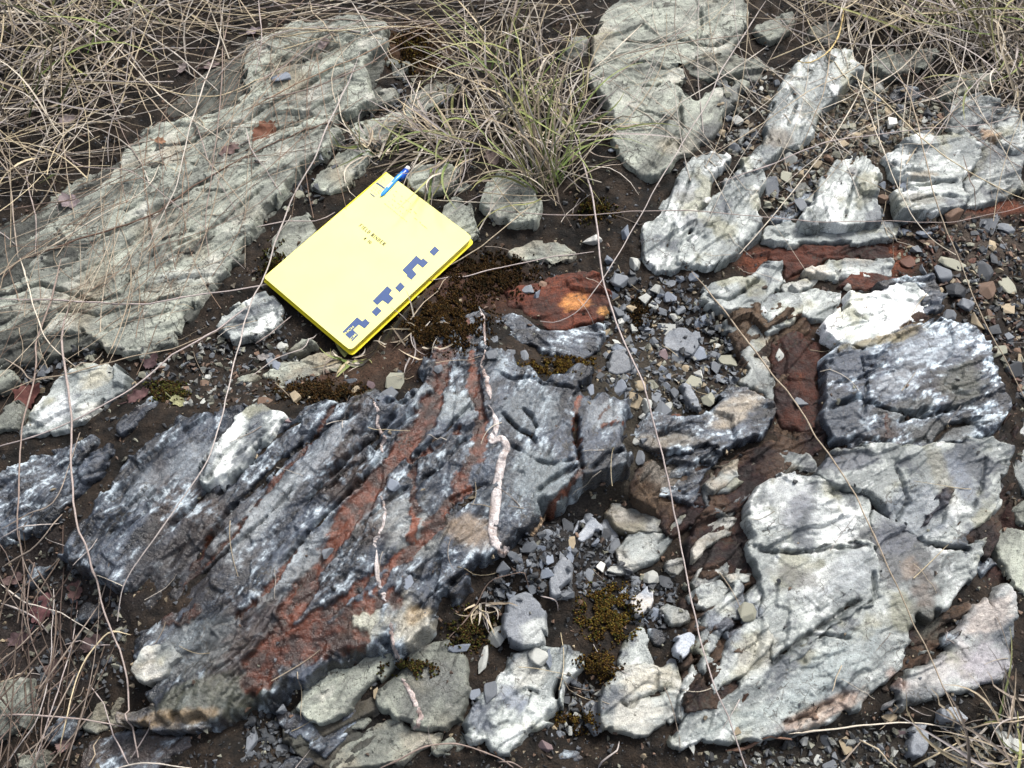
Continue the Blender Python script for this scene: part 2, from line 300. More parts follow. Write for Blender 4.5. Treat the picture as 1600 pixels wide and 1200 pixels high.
 ('rock_fragment', 'crumbling yellowish rock left of the lower right slabs', 'silver', [(1078,862),(1100,840),(1140,838),(1168,850),(1184,870),(1193,890),(1180,902),(1150,914),(1110,902),(1083,887)], .032,.012,20,.009,{'tan':.45}),
 ('rock_fragment', 'small white rock on dark soil under the crumbling yellowish rock', 'silver', [(1078,913),(1093,892),(1127,880),(1134,895),(1112,917),(1085,921)], .034,.009,35,.005,{'white':.3,'tan':.2}),
 ('rock_fragment', 'small white rock, lower of the pair under the crumbling yellowish rock', 'silver', [(1083,934),(1100,919),(1125,911),(1135,922),(1122,941),(1095,946)], .034,.009,35,.005,{'white':.3,'tan':.2}),
 ('folded_outcrop', 'large dark folded slate outcrop with rust bands in the centre', 'slate', [(680,515),(692,503),(708,520),(728,495),(748,478),(765,490),(770,545),(792,556),(820,575),(850,592),(900,583),(925,590),(917,622),(985,630),(990,655),(978,690),(988,720),(975,748),(940,755),(905,768),(880,788),(850,802),(832,830),(808,852),(795,868),(775,885),(745,895),(735,918),(712,938),(690,952),(672,985),(652,1002),(625,1032),(608,1015),(575,1022),(520,1040),(470,1075),(430,1098),(385,1108),(345,1128),(300,1150),(262,1140),(238,1118),(228,1085),(240,1060),(212,1040),(195,1012),(205,985),(222,960),(190,935),(140,895),(75,862),(98,825),(130,795),(170,755),(195,725),(225,690),(265,662),(312,645),(345,640),(400,642),(450,655),(490,633),(545,628),(590,620),(625,640),(648,612),(662,585),(672,550)], .052,.020,50,.012,{'fold':1,'white':.12}),
 ('rock_ridge', 'pale ridge of rock on the left part of the dark outcrop', 'silver', [(316,745),(328,715),(348,690),(373,652),(410,634),(440,638),(450,655),(432,682),(407,712),(382,738),(350,763),(323,770)], .074,.016,48,.006,{'white':.2}),
 ('rock_fragment', 'dark wet slate mass at the left edge below the pale rocks', 'slate', [(-60,775),(0,740),(55,715),(105,698),(148,688),(182,698),(167,735),(122,780),(90,815),(60,832),(20,847),(-60,862)], .034,.018,40,.011,{'white':.25}),
 ('rock_fragment', 'small pale pointed rock at the outcrop foot in the lower left', 'pale', [(186,1030),(199,1005),(217,1013),(214,1040),(195,1052)], .034,.008,60,.004,{'tint':1.1}),
 ('rock_fragment', 'pinkish pale rock at the outcrop foot in the lower left', 'silver', [(216,1050),(234,1022),(263,1016),(278,1035),(257,1057),(235,1064)], .062,.009,40,.004,{'tan':.4}),
 ('rock_fragment', 'tan-topped slab at the lower left corner of the outcrop', 'slate', [(198,1122),(240,1105),(300,1112),(336,1102),(333,1122),(322,1137),(290,1139),(255,1134)], .056,.009,8,.005,{'tan':.5}),
 ('rock_fragment', 'wet dark slab on the bottom edge at lower left', 'slate', [(145,1165),(198,1138),(250,1142),(300,1152),(302,1164),(242,1194),(180,1208),(138,1205)], .024,.010,25,.008,{}),
 ('rock_fragment', 'pale green lump under twigs in the lower left', 'pale', [(136,1132),(153,1100),(180,1084),(208,1094),(203,1122),(170,1133)], .026,.012,40,.007,{'tint':.75}),
 ('rock_fragment', 'mossy green rock at the left edge near the bottom', 'pale', [(-30,1102),(8,1070),(40,1066),(48,1110),(22,1142),(-30,1155)], .022,.012,30,.007,{'tint':.7}),
 ('rock_fragment', 'pale ragged slab below the rusty end of the outcrop', 'pale', [(465,1107),(476,1087),(498,1047),(520,1034),(545,1032),(590,1024),(616,1028),(594,1054),(566,1080),(535,1109),(500,1123),(478,1118)], .034,.010,40,.006,{'tint':1.05}),
 ('rock_fragment', 'dark grey flake under the pale ragged slab at bottom', 'slate', [(440,1118),(480,1126),(520,1127),(545,1114),(560,1098),(558,1117),(533,1147),(508,1170),(475,1152)], .022,.008,30,.006,{}),
 ('rock_fragment', 'greenish tan rock on the bottom edge left of centre', 'pale', [(553,1162),(575,1140),(610,1127),(650,1137),(684,1147),(675,1167),(640,1183),(600,1186),(540,1202),(505,1208),(535,1178)], .022,.012,25,.006,{'tint':.9,'tan':.3}),
 ('rock_block', 'rounded speckled grey block with a short pink vein at bottom centre', 'pale', [(596,1080),(623,1060),(638,1032),(653,1010),(702,998),(727,1030),(731,1060),(728,1090),(717,1117),(697,1138),(660,1139),(630,1124),(610,1118),(593,1095)], .034,.018,50,.006,{'tint':.75}),
 ('rock_block', 'pale twisted rock with bluish streaks at bottom centre', 'silver', [(718,1132),(738,1102),(768,1082),(778,1060),(798,1020),(830,1008),(870,1013),(918,1018),(908,1042),(873,1062),(868,1102),(848,1132),(822,1153),(795,1173),(768,1168),(755,1153),(738,1158)], .036,.018,50,.009,{'dark':.15}),
 ('rock_block', 'broad pale rock with stepped cracks right of the bottom moss', 'silver', [(943,1092),(948,1070),(973,1045),(1010,1034),(1030,1050),(1050,1044),(1062,1070),(1057,1112),(1040,1132),(1010,1142),(960,1141),(948,1122)], .036,.012,20,.006,{'tan':.25}),
 ('rock_rib', 'short bluish rib of rock left of the big lower right slab', 'silver', [(1078,1017),(1093,990),(1108,960),(1133,935),(1153,920),(1153,950),(1138,980),(1118,1002),(1100,1022)], .038,.012,55,.008,{'dark':.3}),
 ('rock_rib', 'pale ribbed rock bordering the big lower right slab', 'silver', [(1062,1120),(1070,1080),(1085,1042),(1100,1030),(1120,1040),(1138,1000),(1158,975),(1163,930),(1185,918),(1198,930),(1193,960),(1200,990),(1207,1035),(1160,1062),(1120,1088),(1098,1105)], .040,.014,55,.009,{'dark':.1}),
 ('rock_fragment', 'small glossy white-blue stone fixed in soil below the moss', 'silver', [(973,1037),(983,1005),(998,988),(1010,1018),(1014,1040)], .030,.010,60,.006,{'dark':.2}),
 ('rust_rock', 'rust-red rounded rock with orange crown right of the notebook', 'rust', [(788,457),(830,445),(870,430),(905,424),(937,430),(950,455),(957,490),(940,504),(905,514),(870,518),(830,500),(788,482)], .036,.018,10,.006,{}),
 ('rock_lip', 'slate lip curving under the rust-red rock', 'slate', [(773,499),(800,491),(822,503),(842,518),(880,523),(912,516),(948,505),(938,532),(928,552),(897,571),(870,563),(840,553),(813,542),(798,522),(778,514)], .047,.012,170,.008,{'white':.45}),
 ('rock_fragment', 'thin tan rock strip below the grass tuft right of the notebook', 'pale', [(797,396),(830,384),(880,387),(893,400),(860,407),(820,408)], .018,.008,5,.005,{'tan':.3}),
 ('rock_fragment', 'tan layered strip of rock in the rusty band at right', 'silver', [(1258,427),(1300,412),(1350,407),(1387,411),(1387,427),(1340,432),(1290,434)], .030,.009,6,.006,{'tan':.5}),
 ('rust_rock', 'rust-orange rock just above the bright white flake', 'rust', [(1313,447),(1330,434),(1380,432),(1422,436),(1402,448),(1350,456)], .030,.010,5,.004,{}),
 ('rust_rock', 'dark rusty crumbling rock along the rusty band left of the tan strip', 'rust', [(1120,420),(1150,402),(1200,392),(1260,388),(1330,385),(1392,383),(1388,405),(1340,404),(1290,408),(1250,424),(1228,436),(1222,404),(1190,410),(1165,430)], .022,.014,5,.007,{'tint':.7}),
 ('rock_fragment', 'brown layered fragments in dirt below the notebook left corner', 'pale', [(413,588),(440,577),(472,573),(500,553),(518,553),(523,570),(500,587),(465,592),(440,598)], .020,.008,12,.006,{'tan':.4}),
 ('rust_rock', 'brown dirt-crusted rock with gold flecks beside the slate block', 'rust', [(1212,530),(1245,520),(1280,535),(1283,565),(1276,600),(1284,650),(1278,672),(1250,680),(1222,670),(1210,640),(1219,600),(1206,560)], .034,.016,70,.006,{'tint':.6}),
]
BASE = [
 ('stained_shaded_bedrock', 'brown-stained bedrock showing in the gaps between the lower right slabs', 'rust', [(1050,1165),(1065,1100),(1075,1010),(1070,930),(1075,850),(1100,790),(1130,720),(1190,690),(1270,690),(1300,560),(1400,500),(1530,520),(1580,620),(1590,720),(1570,800),(1530,870),(1520,950),(1470,1010),(1400,1060),(1330,1110),(1200,1150)], .033,.016,35,.018,{'tan':.5,'tint':.36}),
 ('stained_shaded_bedrock', 'shaded bedrock in the cracks between the upper left slabs', 'pale', [(-80,400),(150,290),(240,190),(390,60),(500,30),(610,40),(590,160),(480,260),(380,400),(290,495),(200,548),(160,540),(-80,588)], .021,.012,32,.009,{'tint':.36}),  # low tint puts the shade of the cracks into the rock colour
 ('stained_shaded_bedrock', 'dirty brown bedrock around the slate steps and dusty rocks right of centre', 'rust', [(978,780),(990,680),(1110,645),(1160,610),(1140,500),(1180,480),(1260,500),(1290,560),(1290,700),(1160,800),(1050,832)], .027,.016,50,.016,{'tan':.65,'tint':.45}),
 ('stained_shaded_bedrock', 'dark wet bedrock under the pale rocks at bottom centre', 'pale', [(455,1110),(520,1030),(650,1010),(730,1000),(735,1080),(720,1140),(700,1190),(520,1208),(440,1160)], .016,.014,40,.010,{'tint':.28,'tan':.3}),
]
# recessed cracks: points, width mm, depth mm
CRACKS = [
 ([(227,337),(267,320),(307,290),(335,277)],2.2,8), ([(0,455),(60,440),(147,467),(187,457),(200,430),(230,403),(260,380)],1.8,6),
 ([(20,500),(90,480),(150,490),(215,470),(290,455)],1.4,4), ([(60,395),(130,380),(200,350),(227,337)],1.4,5), ([(250,400),(300,372),(350,345),(420,290)],1.5,5),
 ([(100,430),(160,405),(230,360),(300,330)],1.2,3), ([(155,520),(210,500),(270,480)],1.4,4), ([(300,300),(360,300),(430,270)],1.2,3),
 ([(230,225),(300,215),(380,190),(450,150),(520,110),(575,95)],1.6,5), ([(400,215),(470,180),(540,140)],1.4,4), ([(400,110),(460,95),(540,70)],1.6,4), ([(350,240),(420,200),(470,190)],1.2,4),
 ([(960,60),(1000,66),(1060,62),(1110,70),(1150,55)],1.5,5), ([(1095,10),(1098,45),(1085,70)],1.4,4), ([(985,165),(1030,180),(1062,185),(1066,195)],1.2,3), ([(1062,142),(1066,190),(1060,235)],1.6,5), ([(1020,270),(1040,230),(1062,200)],1.2,3),
 ([(1180,858),(1215,862),(1260,862),(1300,856),(1356,852)],1.6,5), ([(1200,1046),(1225,1020),(1268,988),(1300,968),(1330,945),(1355,935)],2.2,8), ([(1268,990),(1300,995),(1335,998)],1.3,4), ([(1365,890),(1368,935),(1345,950)],1.6,5),
 ([(1220,1132),(1262,1118),(1290,1100),(1310,1094)],1.6,4), ([(1250,1035),(1290,1028),(1330,1015)],1.1,2), ([(1455,852),(1490,858),(1520,858)],2.2,8), ([(1400,730),(1420,780),(1400,820)],1.6,4), ([(1545,700),(1535,760),(1520,800)],1.4,3),
 ([(1045,1080),(1000,1090),(985,1105),(965,1095)],1.6,5), ([(1030,1050),(1025,1080),(1045,1075)],1.3,4), ([(1080,1010),(1095,1055),(1105,1080)],1.6,5), ([(800,1085),(825,1075),(845,1085)],1.2,3),
 ([(380,470),(400,500)],1,3), ([(318,760),(345,715),(395,665)],1.4,4), ([(345,735),(380,705),(420,670)],1.1,3),
 ([(870,610),(840,600),(800,600),(775,590)],1.5,4), ([(915,620),(850,610),(838,600)],1.6,5), ([(780,650),(810,680),(830,690),(838,705)],1.8,6), ([(790,700),(830,725),(860,735),(900,728)],1.3,4), ([(815,645),(830,660),(838,680)],1.6,5), ([(835,780),(860,760),(895,742),(915,735)],2,6),
 ([(900,655),(898,690),(905,730),(910,745)],2.4,8), ([(930,690),(950,675),(985,668)],1.3,3), ([(920,745),(945,720),(975,712)],2.0,6),
 ([(330,790),(390,725),(440,680),(520,635)],1.8,6), ([(300,880),(360,800),(430,730),(500,680)],2,7), ([(400,770),(450,720),(520,670),(570,650)],1.6,5), ([(470,800),(520,745),(590,690),(625,650)],2.2,8), ([(430,900),(490,830),(560,765),(620,700)],2,7), ([(260,830),(330,760),(360,740)],2,6), ([(280,920),(340,880),(400,830),(470,760)],1.6,5), ([(600,640),(640,635),(660,610)],2,6),
 ([(645,725),(700,680),(735,640)],2,6), ([(660,760),(690,740),(720,700),(740,690)],1.8,5), ([(700,790),(740,770),(765,760)],1.5,4), ([(560,830),(620,780),(650,765)],1.6,4), ([(690,930),(725,900),(760,870)],2,6), ([(640,960),(680,925),(715,905)],1.6,5), ([(1480,470),(1440,480)],1,2),
 ([(1290,640),(1340,620),(1400,640),(1440,650),(1480,640)],2.4,8), ([(1345,550),(1355,600),(1350,650)],1.6,4), ([(1400,660),(1450,640),(1510,635)],2,7), ([(1460,690),(1490,660),(1540,650)],1.8,6), ([(1300,600),(1350,590),(1390,560)],1.4,3), ([(1310,700),(1340,680),(1400,690)],2,5),
 ([(1300,520),(1340,505),(1400,495)],1,2.5), ([(1330,485),(1360,500),(1330,520)],1,2.5), ([(1085,260),(1060,330),(1040,390)],1.2,3), ([(1345,260),(1330,300),(1320,345)],1.6,5), ([(1410,290),(1450,285),(1500,282)],2,6), ([(1420,315),(1460,305),(1498,308)],1.6,5), ([(1230,130),(1245,165),(1230,200)],1.4,3),
 ([(1100,460),(1140,465),(1165,450),(1190,430)],1.6,5), ([(1165,455),(1170,435)],1.2,3),
]
# rust seams: points, half-width px, recess mm, brightness
RUST = [
 ([(700,545),(690,600),(665,660),(630,705),(590,750),(560,790),(530,835),(500,880),(470,930),(435,985),(400,1040)],22,5,1.0), ([(690,560),(680,620),(650,670)],14,2,.6),
 ([(640,725),(675,710),(705,690),(720,670)],6,4,.9), ([(720,480),(735,540),(740,600),(752,650),(755,690),(740,720),(725,745),(700,790),(685,815),(665,840),(640,860)],11,3,1.05), ([(752,655),(748,720),(735,725)],13,3,.9), ([(735,765),(715,782),(730,770)],8,2,1.1),
 ([(910,735),(895,755),(875,775),(858,795),(848,806)],7,3,1.0), ([(905,625),(900,650),(893,668)],4,1,1.5), ([(900,680),(905,730)],6,3,.5), ([(932,665),(945,645),(950,635)],2,1,1.3), ([(895,672),(940,670),(985,660)],2,0,1.4),
 ([(640,860),(610,880),(580,900),(550,925),(520,950),(480,970),(450,985)],10,3,1.0), ([(620,870),(600,905),(580,935),(540,950)],6,2,1.1), ([(650,800),(645,840),(640,870)],8,0,1.4), ([(560,1000),(520,990),(460,1010),(420,1030),(390,1060)],30,3,.8), ([(610,935),(575,945),(545,955),(520,980)],14,3,.9),
 ([(525,640),(500,670),(470,710),(430,745),(400,780)],4,3,.7), ([(400,780),(370,830),(330,870),(300,890),(280,910)],6,3,.75), ([(330,820),(310,860),(295,885)],6,2,.8), ([(460,860),(430,910),(400,940),(370,960)],7,3,.8), ([(250,960),(270,970),(300,950)],8,1,.5), ([(650,735),(645,790),(655,800)],5,2,.8),
 ([(1390,640),(1400,690)],4,0,.6),
]
# patches of other colour (pale bloom, tan and dark films, some sheen and shade put into colour): centre, radii px, rotation deg, colour, strength
PATCH = [
 ((290,890),(120,60),40,(.050,.042,.038),.55), ((400,1000),(90,50),40,(.060,.040,.030),.5), ((950,740),(50,26),20,(.030,.034,.040),.6), ((790,790),(16,60),80,(.10,.115,.13),.4), ((1430,800),(60,40),30,(.13,.15,.18),.5), ((1300,820),(40,26),20,(.52,.54,.54),.45), ((1230,770),(40,20),0,(.52,.54,.54),.45), ((1300,900),(60,18),25,(.62,.64,.64),.5), ((1180,1120),(90,14),15,(.30,.33,.32),.6), ((420,350),(30,60),40,(.24,.25,.22),.4), ((300,330),(90,30),30,(.27,.28,.245),.5),
 ((565,975),(34,24),20,(.36,.36,.31),.9), ((645,975),(30,34),40,(.33,.32,.28),.8), ((735,835),(45,22),-15,(.24,.19,.14),.6), ((650,960),(20,12),20,(.32,.26,.18),.6),
 ((845,760),(45,50),40,(.24,.27,.28),.55), ((830,650),(45,40),30,(.20,.225,.24),.5), ((945,660),(30,25),20,(.26,.28,.29),.5), ((640,830),(40,50),50,(.30,.31,.30),.5), ((560,800),(60,18),55,(.30,.32,.33),.5), ((500,720),(80,16),52,(.24,.26,.28),.6), ((420,800),(80,22),52,(.28,.30,.31),.6), ((470,880),(70,20),52,(.26,.28,.29),.5), ((300,720),(40,30),40,(.20,.22,.24),.6), ((230,760),(40,26),40,(.17,.185,.20),.5),
 ((700,640),(26,50),70,(.30,.33,.34),.55), ((300,1010),(60,40),20,(.15,.165,.17),.6), ((330,1090),(80,30),10,(.11,.115,.09),.6),
 ((1040,690),(60,12),5,(.30,.27,.22),.4), ((1150,640),(50,20),30,(.33,.29,.23),.6), ((1030,740),(35,25),10,(.22,.215,.20),.5),
 ((1110,215),(60,22),60,(.10,.105,.105),.75), ((1150,150),(40,20),45,(.13,.135,.135),.6), ((1020,255),(30,16),20,(.16,.165,.15),.5), ((960,75),(30,30),0,(.30,.31,.28),.5),  # first two patches paint the shadow side of the smooth pale block
 ((1060,300),(22,34),65,(.16,.17,.18),.5), ((1085,345),(14,26),60,(.13,.14,.15),.5), ((1330,270),(10,10),0,(.2,.2,.2),.7), ((1215,215),(30,24),40,(.18,.16,.13),.6), ((1440,310),(40,14),0,(.17,.17,.15),.7), ((1440,270),(30,8),0,(.27,.24,.19),.6), ((1545,210),(12,20),20,(.35,.22,.12),.5),
 ((1400,870),(46,60),60,(.10,.105,.11),.75), ((1395,840),(30,26),0,(.11,.12,.14),.7), ((1450,970),(26,24),30,(.07,.07,.06),.8), ((1440,930),(14,22),30,(.14,.11,.09),.5), ((1440,900),(14,26),30,(.12,.10,.085),.5), ((1325,720),(50,16),5,(.10,.11,.13),.7), ((1500,745),(20,40),10,(.16,.18,.21),.7), ((1470,740),(16,50),10,(.17,.165,.13),.5), ((1240,800),(40,14),50,(.20,.21,.23),.6), ((1290,1050),(90,26),32,(.27,.30,.30),.7), ((1330,900),(50,26),32,(.24,.26,.27),.6), ((1240,900),(40,14),-20,(.13,.13,.12),.6), ((1290,1110),(70,12),22,(.38,.29,.23),.5), ((1420,890),(20,12),60,(.30,.23,.17),.3),
 ((1330,565),(50,30),10,(.075,.09,.115),.85), ((1320,650),(40,40),0,(.07,.082,.10),.8), ((1500,600),(40,30),30,(.11,.115,.09),.5), ((1480,670),(70,18),10,(.055,.058,.055),.7), ((1420,640),(50,18),20,(.06,.062,.055),.6), ((1450,545),(60,26),15,(.33,.36,.39),.55), ((1400,600),(40,20),20,(.33,.35,.37),.5), ((1400,525),(50,8),14,(.22,.19,.13),.8), ((1370,535),(70,6),12,(.20,.18,.12),.7),
 ((1545,960),(40,22),30,(.40,.36,.33),.6), ((1545,1040),(40,26),20,(.30,.29,.31),.6), ((1450,1060),(50,14),30,(.36,.35,.34),.6), ((1430,1090),(40,12),20,(.10,.11,.12),.7), ((1400,1060),(10,20),30,(.34,.24,.2),.5),
 ((800,1090),(16,24),40,(.14,.16,.20),.6), ((745,1120),(14,20),20,(.15,.165,.2),.5), ((830,1050),(30,20),30,(.40,.40,.37),.6), ((900,470),(26,16),20,(.42,.22,.09),.8), ((945,485),(14,10),0,(.40,.24,.10),.7), ((690,1060),(26,26),0,(.15,.155,.15),.6), ((650,1100),(24,20),0,(.12,.125,.12),.6),
 ((1010,1060),(40,16),20,(.44,.42,.36),.6), ((990,1110),(40,20),10,(.42,.41,.37),.5), ((1130,980),(14,30),55,(.16,.18,.21),.6), ((1170,950),(12,26),80,(.13,.15,.18),.6), ((1180,1020),(40,20),40,(.38,.37,.32),.5), ((245,1125),(30,10),10,(.22,.17,.11),.6), ((300,1120),(36,10),10,(.24,.19,.13),.7),
 ((150,590),(30,14),30,(.34,.33,.27),.7), ((90,640),(30,18),40,(.52,.54,.55),.7), ((140,640),(24,12),30,(.45,.45,.42),.6), ((70,470),(60,20),30,(.33,.33,.29),.5), ((280,430),(60,10),5,(.50,.51,.48),.5), ((260,450),(40,14),10,(.40,.39,.34),.4),
]
# smaller broken pieces wedged in the gaps: centre, radii, turn, kind, height, label
FRAGS = [
 (215,652,44,15,35,'slate',.040,'dark rock sliver along the upper left rim of the folded outcrop'),(328,612,28,12,20,'pale',.024,'small grey rock in the dirt strip left of the notebook'),(388,594,24,11,15,'pale',.022,'narrow grey rock beside the brown fragments below the notebook'),(122,706,40,14,35,'slate',.034,'dark rock sliver above the wet slate mass at left'),(18,655,36,18,40,'pale',.026,'grey rock at the left edge beside the white-faced rock'),(8,592,28,12,25,'pale',.022,'flat rock at the left edge under the slab'),(468,548,26,10,20,'pale',.020,'small flat rock below the notebook left edge'),
 (470,252,28,12,50,'pale',.024,'small grey rock between left slabs and notebook top'),(452,312,22,12,50,'pale',.022,'small rock in the cleft left of the notebook'),(602,150,24,12,30,'pale',.022,'small rock beside the mossy cleft near the top'),(622,108,20,13,0,'pale',.020,'small rock inside the mossy cleft near the top'),(722,292,22,10,10,'pale',.018,'small rock half under the grass tuft beside the notebook'),(560,268,16,9,40,'pale',.020,'tiny grey rock above the notebook top corner'),
 (1242,452,24,12,15,'silver',.030,'small pale rock between rusty band and squarish rock'),(1112,702,28,14,30,'slate',.038,'dark wedge between the two slate steps'),(1140,762,26,14,40,'silver',.036,'tan lump in the brown dirt beside the lower slate step'),(1126,822,30,15,20,'silver',.032,'pale lump in the brown dirt right of the long stem'),(1056,884,22,12,20,'silver',.026,'small pale rock above the loose white tan stone'),(1052,962,18,22,70,'silver',.028,'narrow pale rock right of the golden moss'),(1030,1000,16,20,60,'slate',.026,'dark wedge of rock beside the white tan stone'),
 (562,1130,24,12,20,'pale',.020,'small rock in the wet ground at bottom left of centre'),(702,1165,32,14,20,'pale',.022,'low grey rock below the speckled block'),(462,1194,32,14,10,'slate',.018,'dark rock on the bottom edge left of centre'),(880,1182,34,12,0,'slate',.016,'dark rock on the bottom edge at centre'),
 (100,1140,34,16,20,'slate',.022,'dark rock under twigs near the bottom left'),(58,1185,34,14,10,'pale',.018,'grey rock on the bottom edge at far left'),(130,872,36,16,40,'slate',.034,'dark crumbly rock below the outcrop left tip'),(150,955,30,16,30,'slate',.022,'dark rock in the lower left hollow beside the outcrop'),(62,895,28,14,30,'slate',.020,'dark rock in the lower left hollow near the edge'),
 (1598,612,26,16,60,'slate',.030,'dark rock at the right edge beside the slate block'),(1606,805,26,20,30,'pale',.030,'grey rock at the right edge above the dark gully'),(1482,1000,30,13,35,'slate',.030,'dark sliver in the gully above the lilac slab'),(1536,885,22,16,50,'slate',.030,'dark splintered rock in the gully at right'),(1440,1030,26,10,30,'silver',.030,'narrow pale sliver along the gully at lower right'),
 (1212,45,40,20,15,'pale',.026,'grey rock under stems at the top edge'),(1292,52,32,16,10,'pale',.024,'grey rock under the stem fan at the top edge'),(900,78,26,18,20,'pale',.024,'rock hidden at the right side of the grass tuft'),(1152,222,24,10,50,'silver',.026,'narrow pale rock right of the smooth pale block'),(1242,262,20,12,30,'slate',.024,'dark rock between tall rib and wedge rock'),(1420,145,34,12,5,'slate',.024,'thin dark layered rock in the upper right gravel'),(1352,150,24,11,20,'pale',.022,'small flat rock in the upper right gravel'),(1255,300,16,20,60,'silver',.026,'small pale rock left of the silvery wedge rock'),
]
def frag_rock(i, f):
    x, y, rx, ry, rot, kind, h, lb = f; r = random.Random(90 + i); n = r.randint(7, 10); a = radians(rot); P = []
    for k in range(n):
        t = 2 * math.pi * (k + r.uniform(-.3, .3)) / n; q = r.uniform(.75, 1.15); u, v = rx * q * cos(t), ry * q * sin(t); P.append((x + u * cos(a) + v * sin(a), y - u * sin(a) + v * cos(a)))
    build_rock(400 + i, 'rock_fragment', lb, kind, P, h, .009, rot, .006, {'grow': .003, 'tint': .75, 'tan': .25 if kind == 'silver' else 0, 'white': .1})
RES = 0.0013
DX0, DX1, DY0, DY1, DR = -0.95, 0.95, -0.62, 0.85, 0.002
NX, NY = int((DX1 - DX0) / DR) + 1, int((DY1 - DY0) / DR) + 1
ZR = np.full((NY, NX), -1.0); ROCKMASK = np.zeros((NY, NX), bool); HN = np.zeros((NY, NX)); SOILR = np.zeros((NY, NX))

def foliation(X, Y, ang, seed):
    c, s = cos(ang), sin(ang)
    wx = X + 0.010 * fbm(X / .07, Y / .07, seed + 40, 3); wy = Y + 0.010 * fbm(X / .07 + 9, Y / .07, seed + 44, 3)
    return wx * c + wy * s, -wx * s + wy * c
def relief(X, Y, S, T, seed):
    terr = T / .014 + 1.6 * fbm(S / .10, T / .06, seed + 1, 3)
    k = np.floor(terr); fr = terr - k
    lev = _tab(seed % 7)[3][(k.astype(np.int64) * 37 + seed * 11) & 4095] - 0.5
    rough = smooth(-.12, .38, fbm(X / .07, Y / .07, seed + 2, 3))
    big = .9 * fbm(X / .11, Y / .11, seed + 3, 2) + .95 * facets(S / .085, T / .040, seed % 9, .55) + .30 * facets(S / .040, T / .022, (seed + 5) % 9, .7)
    det = .60 * (lev - .35 * fr) + .35 * (ridged(S / .11, T / .018, seed + 4, 3) - .4) + .40 * facets(S / .020, T / .009, (seed + 3) % 9, .9) + .22 * fbm(S / .010, T / .005, seed + 6, 3)
    return big + det * (.22 + .95 * rough)
def palette(kind, X, Y, S, T, seed, o):
    def c3(*c): return np.array(c)
    n = fbm(S / .08, T / .03, seed + 10, 6, .62); n2 = fbm(X / .045, Y / .045, seed + 15, 6, .62); n3 = fbm(S / .040, T / .010, seed + 20, 6, .65); lo = fbm(X / .11, Y / .11, seed + 26, 3)
    wh = o.get('white', 0); dk = o.get('dark', 0)
    if kind == 'pale':
        C = mix(c3(.20, .21, .19), c3(.37, .39, .345), smooth(-.35, .35, n + .3 * n3))
        C = mix(C, c3(.46, .46, .42), .85 * smooth(.12, .45, n2 + .3 * lo)); C = mix(C, c3(.26, .23, .17), .6 * smooth(.15, .5, lo))
        C = mix(C, c3(.08, .08, .072), .75 * smooth(.22, .5, n3 - .35 * n2))
    elif kind == 'slate':
        C = mix(c3(.024, .028, .036), c3(.100, .114, .138), smooth(-.3, .4, n + .3 * n2))
        C = mix(C, c3(.075, .050, .036), .65 * smooth(.08, .4, lo))
        n4 = fbm(S / .012, T / .0045, seed + 37, 5, .7); n6 = fbm(X / .007, Y / .007, seed + 47, 4, .7)
        spl = n3 * .8 + .7 * n2 + .5 * n4 + .45 * n6
        C = mix(C, c3(.17, .19, .21), .75 * smooth(.02 - .25 * wh, .22 - .2 * wh, spl))
        C = mix(C, c3(.52, .57, .59), (.6 + .35 * wh) * smooth(.26 - .30 * wh, .40 - .26 * wh, spl))
        C = mix(C, c3(.012, .013, .015), .85 * smooth(.16, .36, -n3 - .5 * n4 - .2 * n2))
    elif kind == 'silver':
        C = mix(c3(.20, .22, .22), c3(.44, .465, .45), smooth(-.3, .35, n + .3 * n3))
        C = mix(C, c3(.70, .72, .71), (.65 + .35 * wh) * smooth(.16 - .45 * wh, .36 - .35 * wh, n2 + .45 * n3 + .3 * fbm(X / .008, Y / .008, seed + 53, 4, .7)))  # white mottling: mica bleaching together with painted sky sheen
        C = mix(C, c3(.075, .088, .108), (.75 + .2 * dk) * smooth(.16 - .3 * dk, .42 - .25 * dk, -n2 + .6 * lo + .3 * n3))
        C = mix(C, c3(.25, .245, .17), .6 * smooth(.12, .4, fbm(X / .05, Y / .05, seed + 33, 4)))
    elif kind == 'stone':
        C = mix(c3(.13, .145, .165), c3(.20, .215, .235), smooth(-.35, .35, n2)); C = mix(C, c3(.36, .37, .35), .5 * smooth(.25, .5, n3))
    else:
        C = mix(c3(.055, .022, .014), c3(.15, .052, .028), smooth(-.35, .35, n2)); C = mix(C, c3(.33, .17, .08), .6 * smooth(.25, .55, n3))
        C = mix(C, c3(.035, .025, .02), .7 * smooth(.1, .4, -n - .2))
    if kind == 'slate': C = C * np.array((.975, 1.0, 1.035))
    if o.get('tan'): C = mix(C, c3(.30, .24, .165), o['tan'] * smooth(-.25, .3, n2 + .5 * lo))
    if o.get('lilac'): C = mix(C, c3(.34, .31, .34), .5 * smooth(-.2, .3, n2))
    return C * o.get('tint', 1.0)

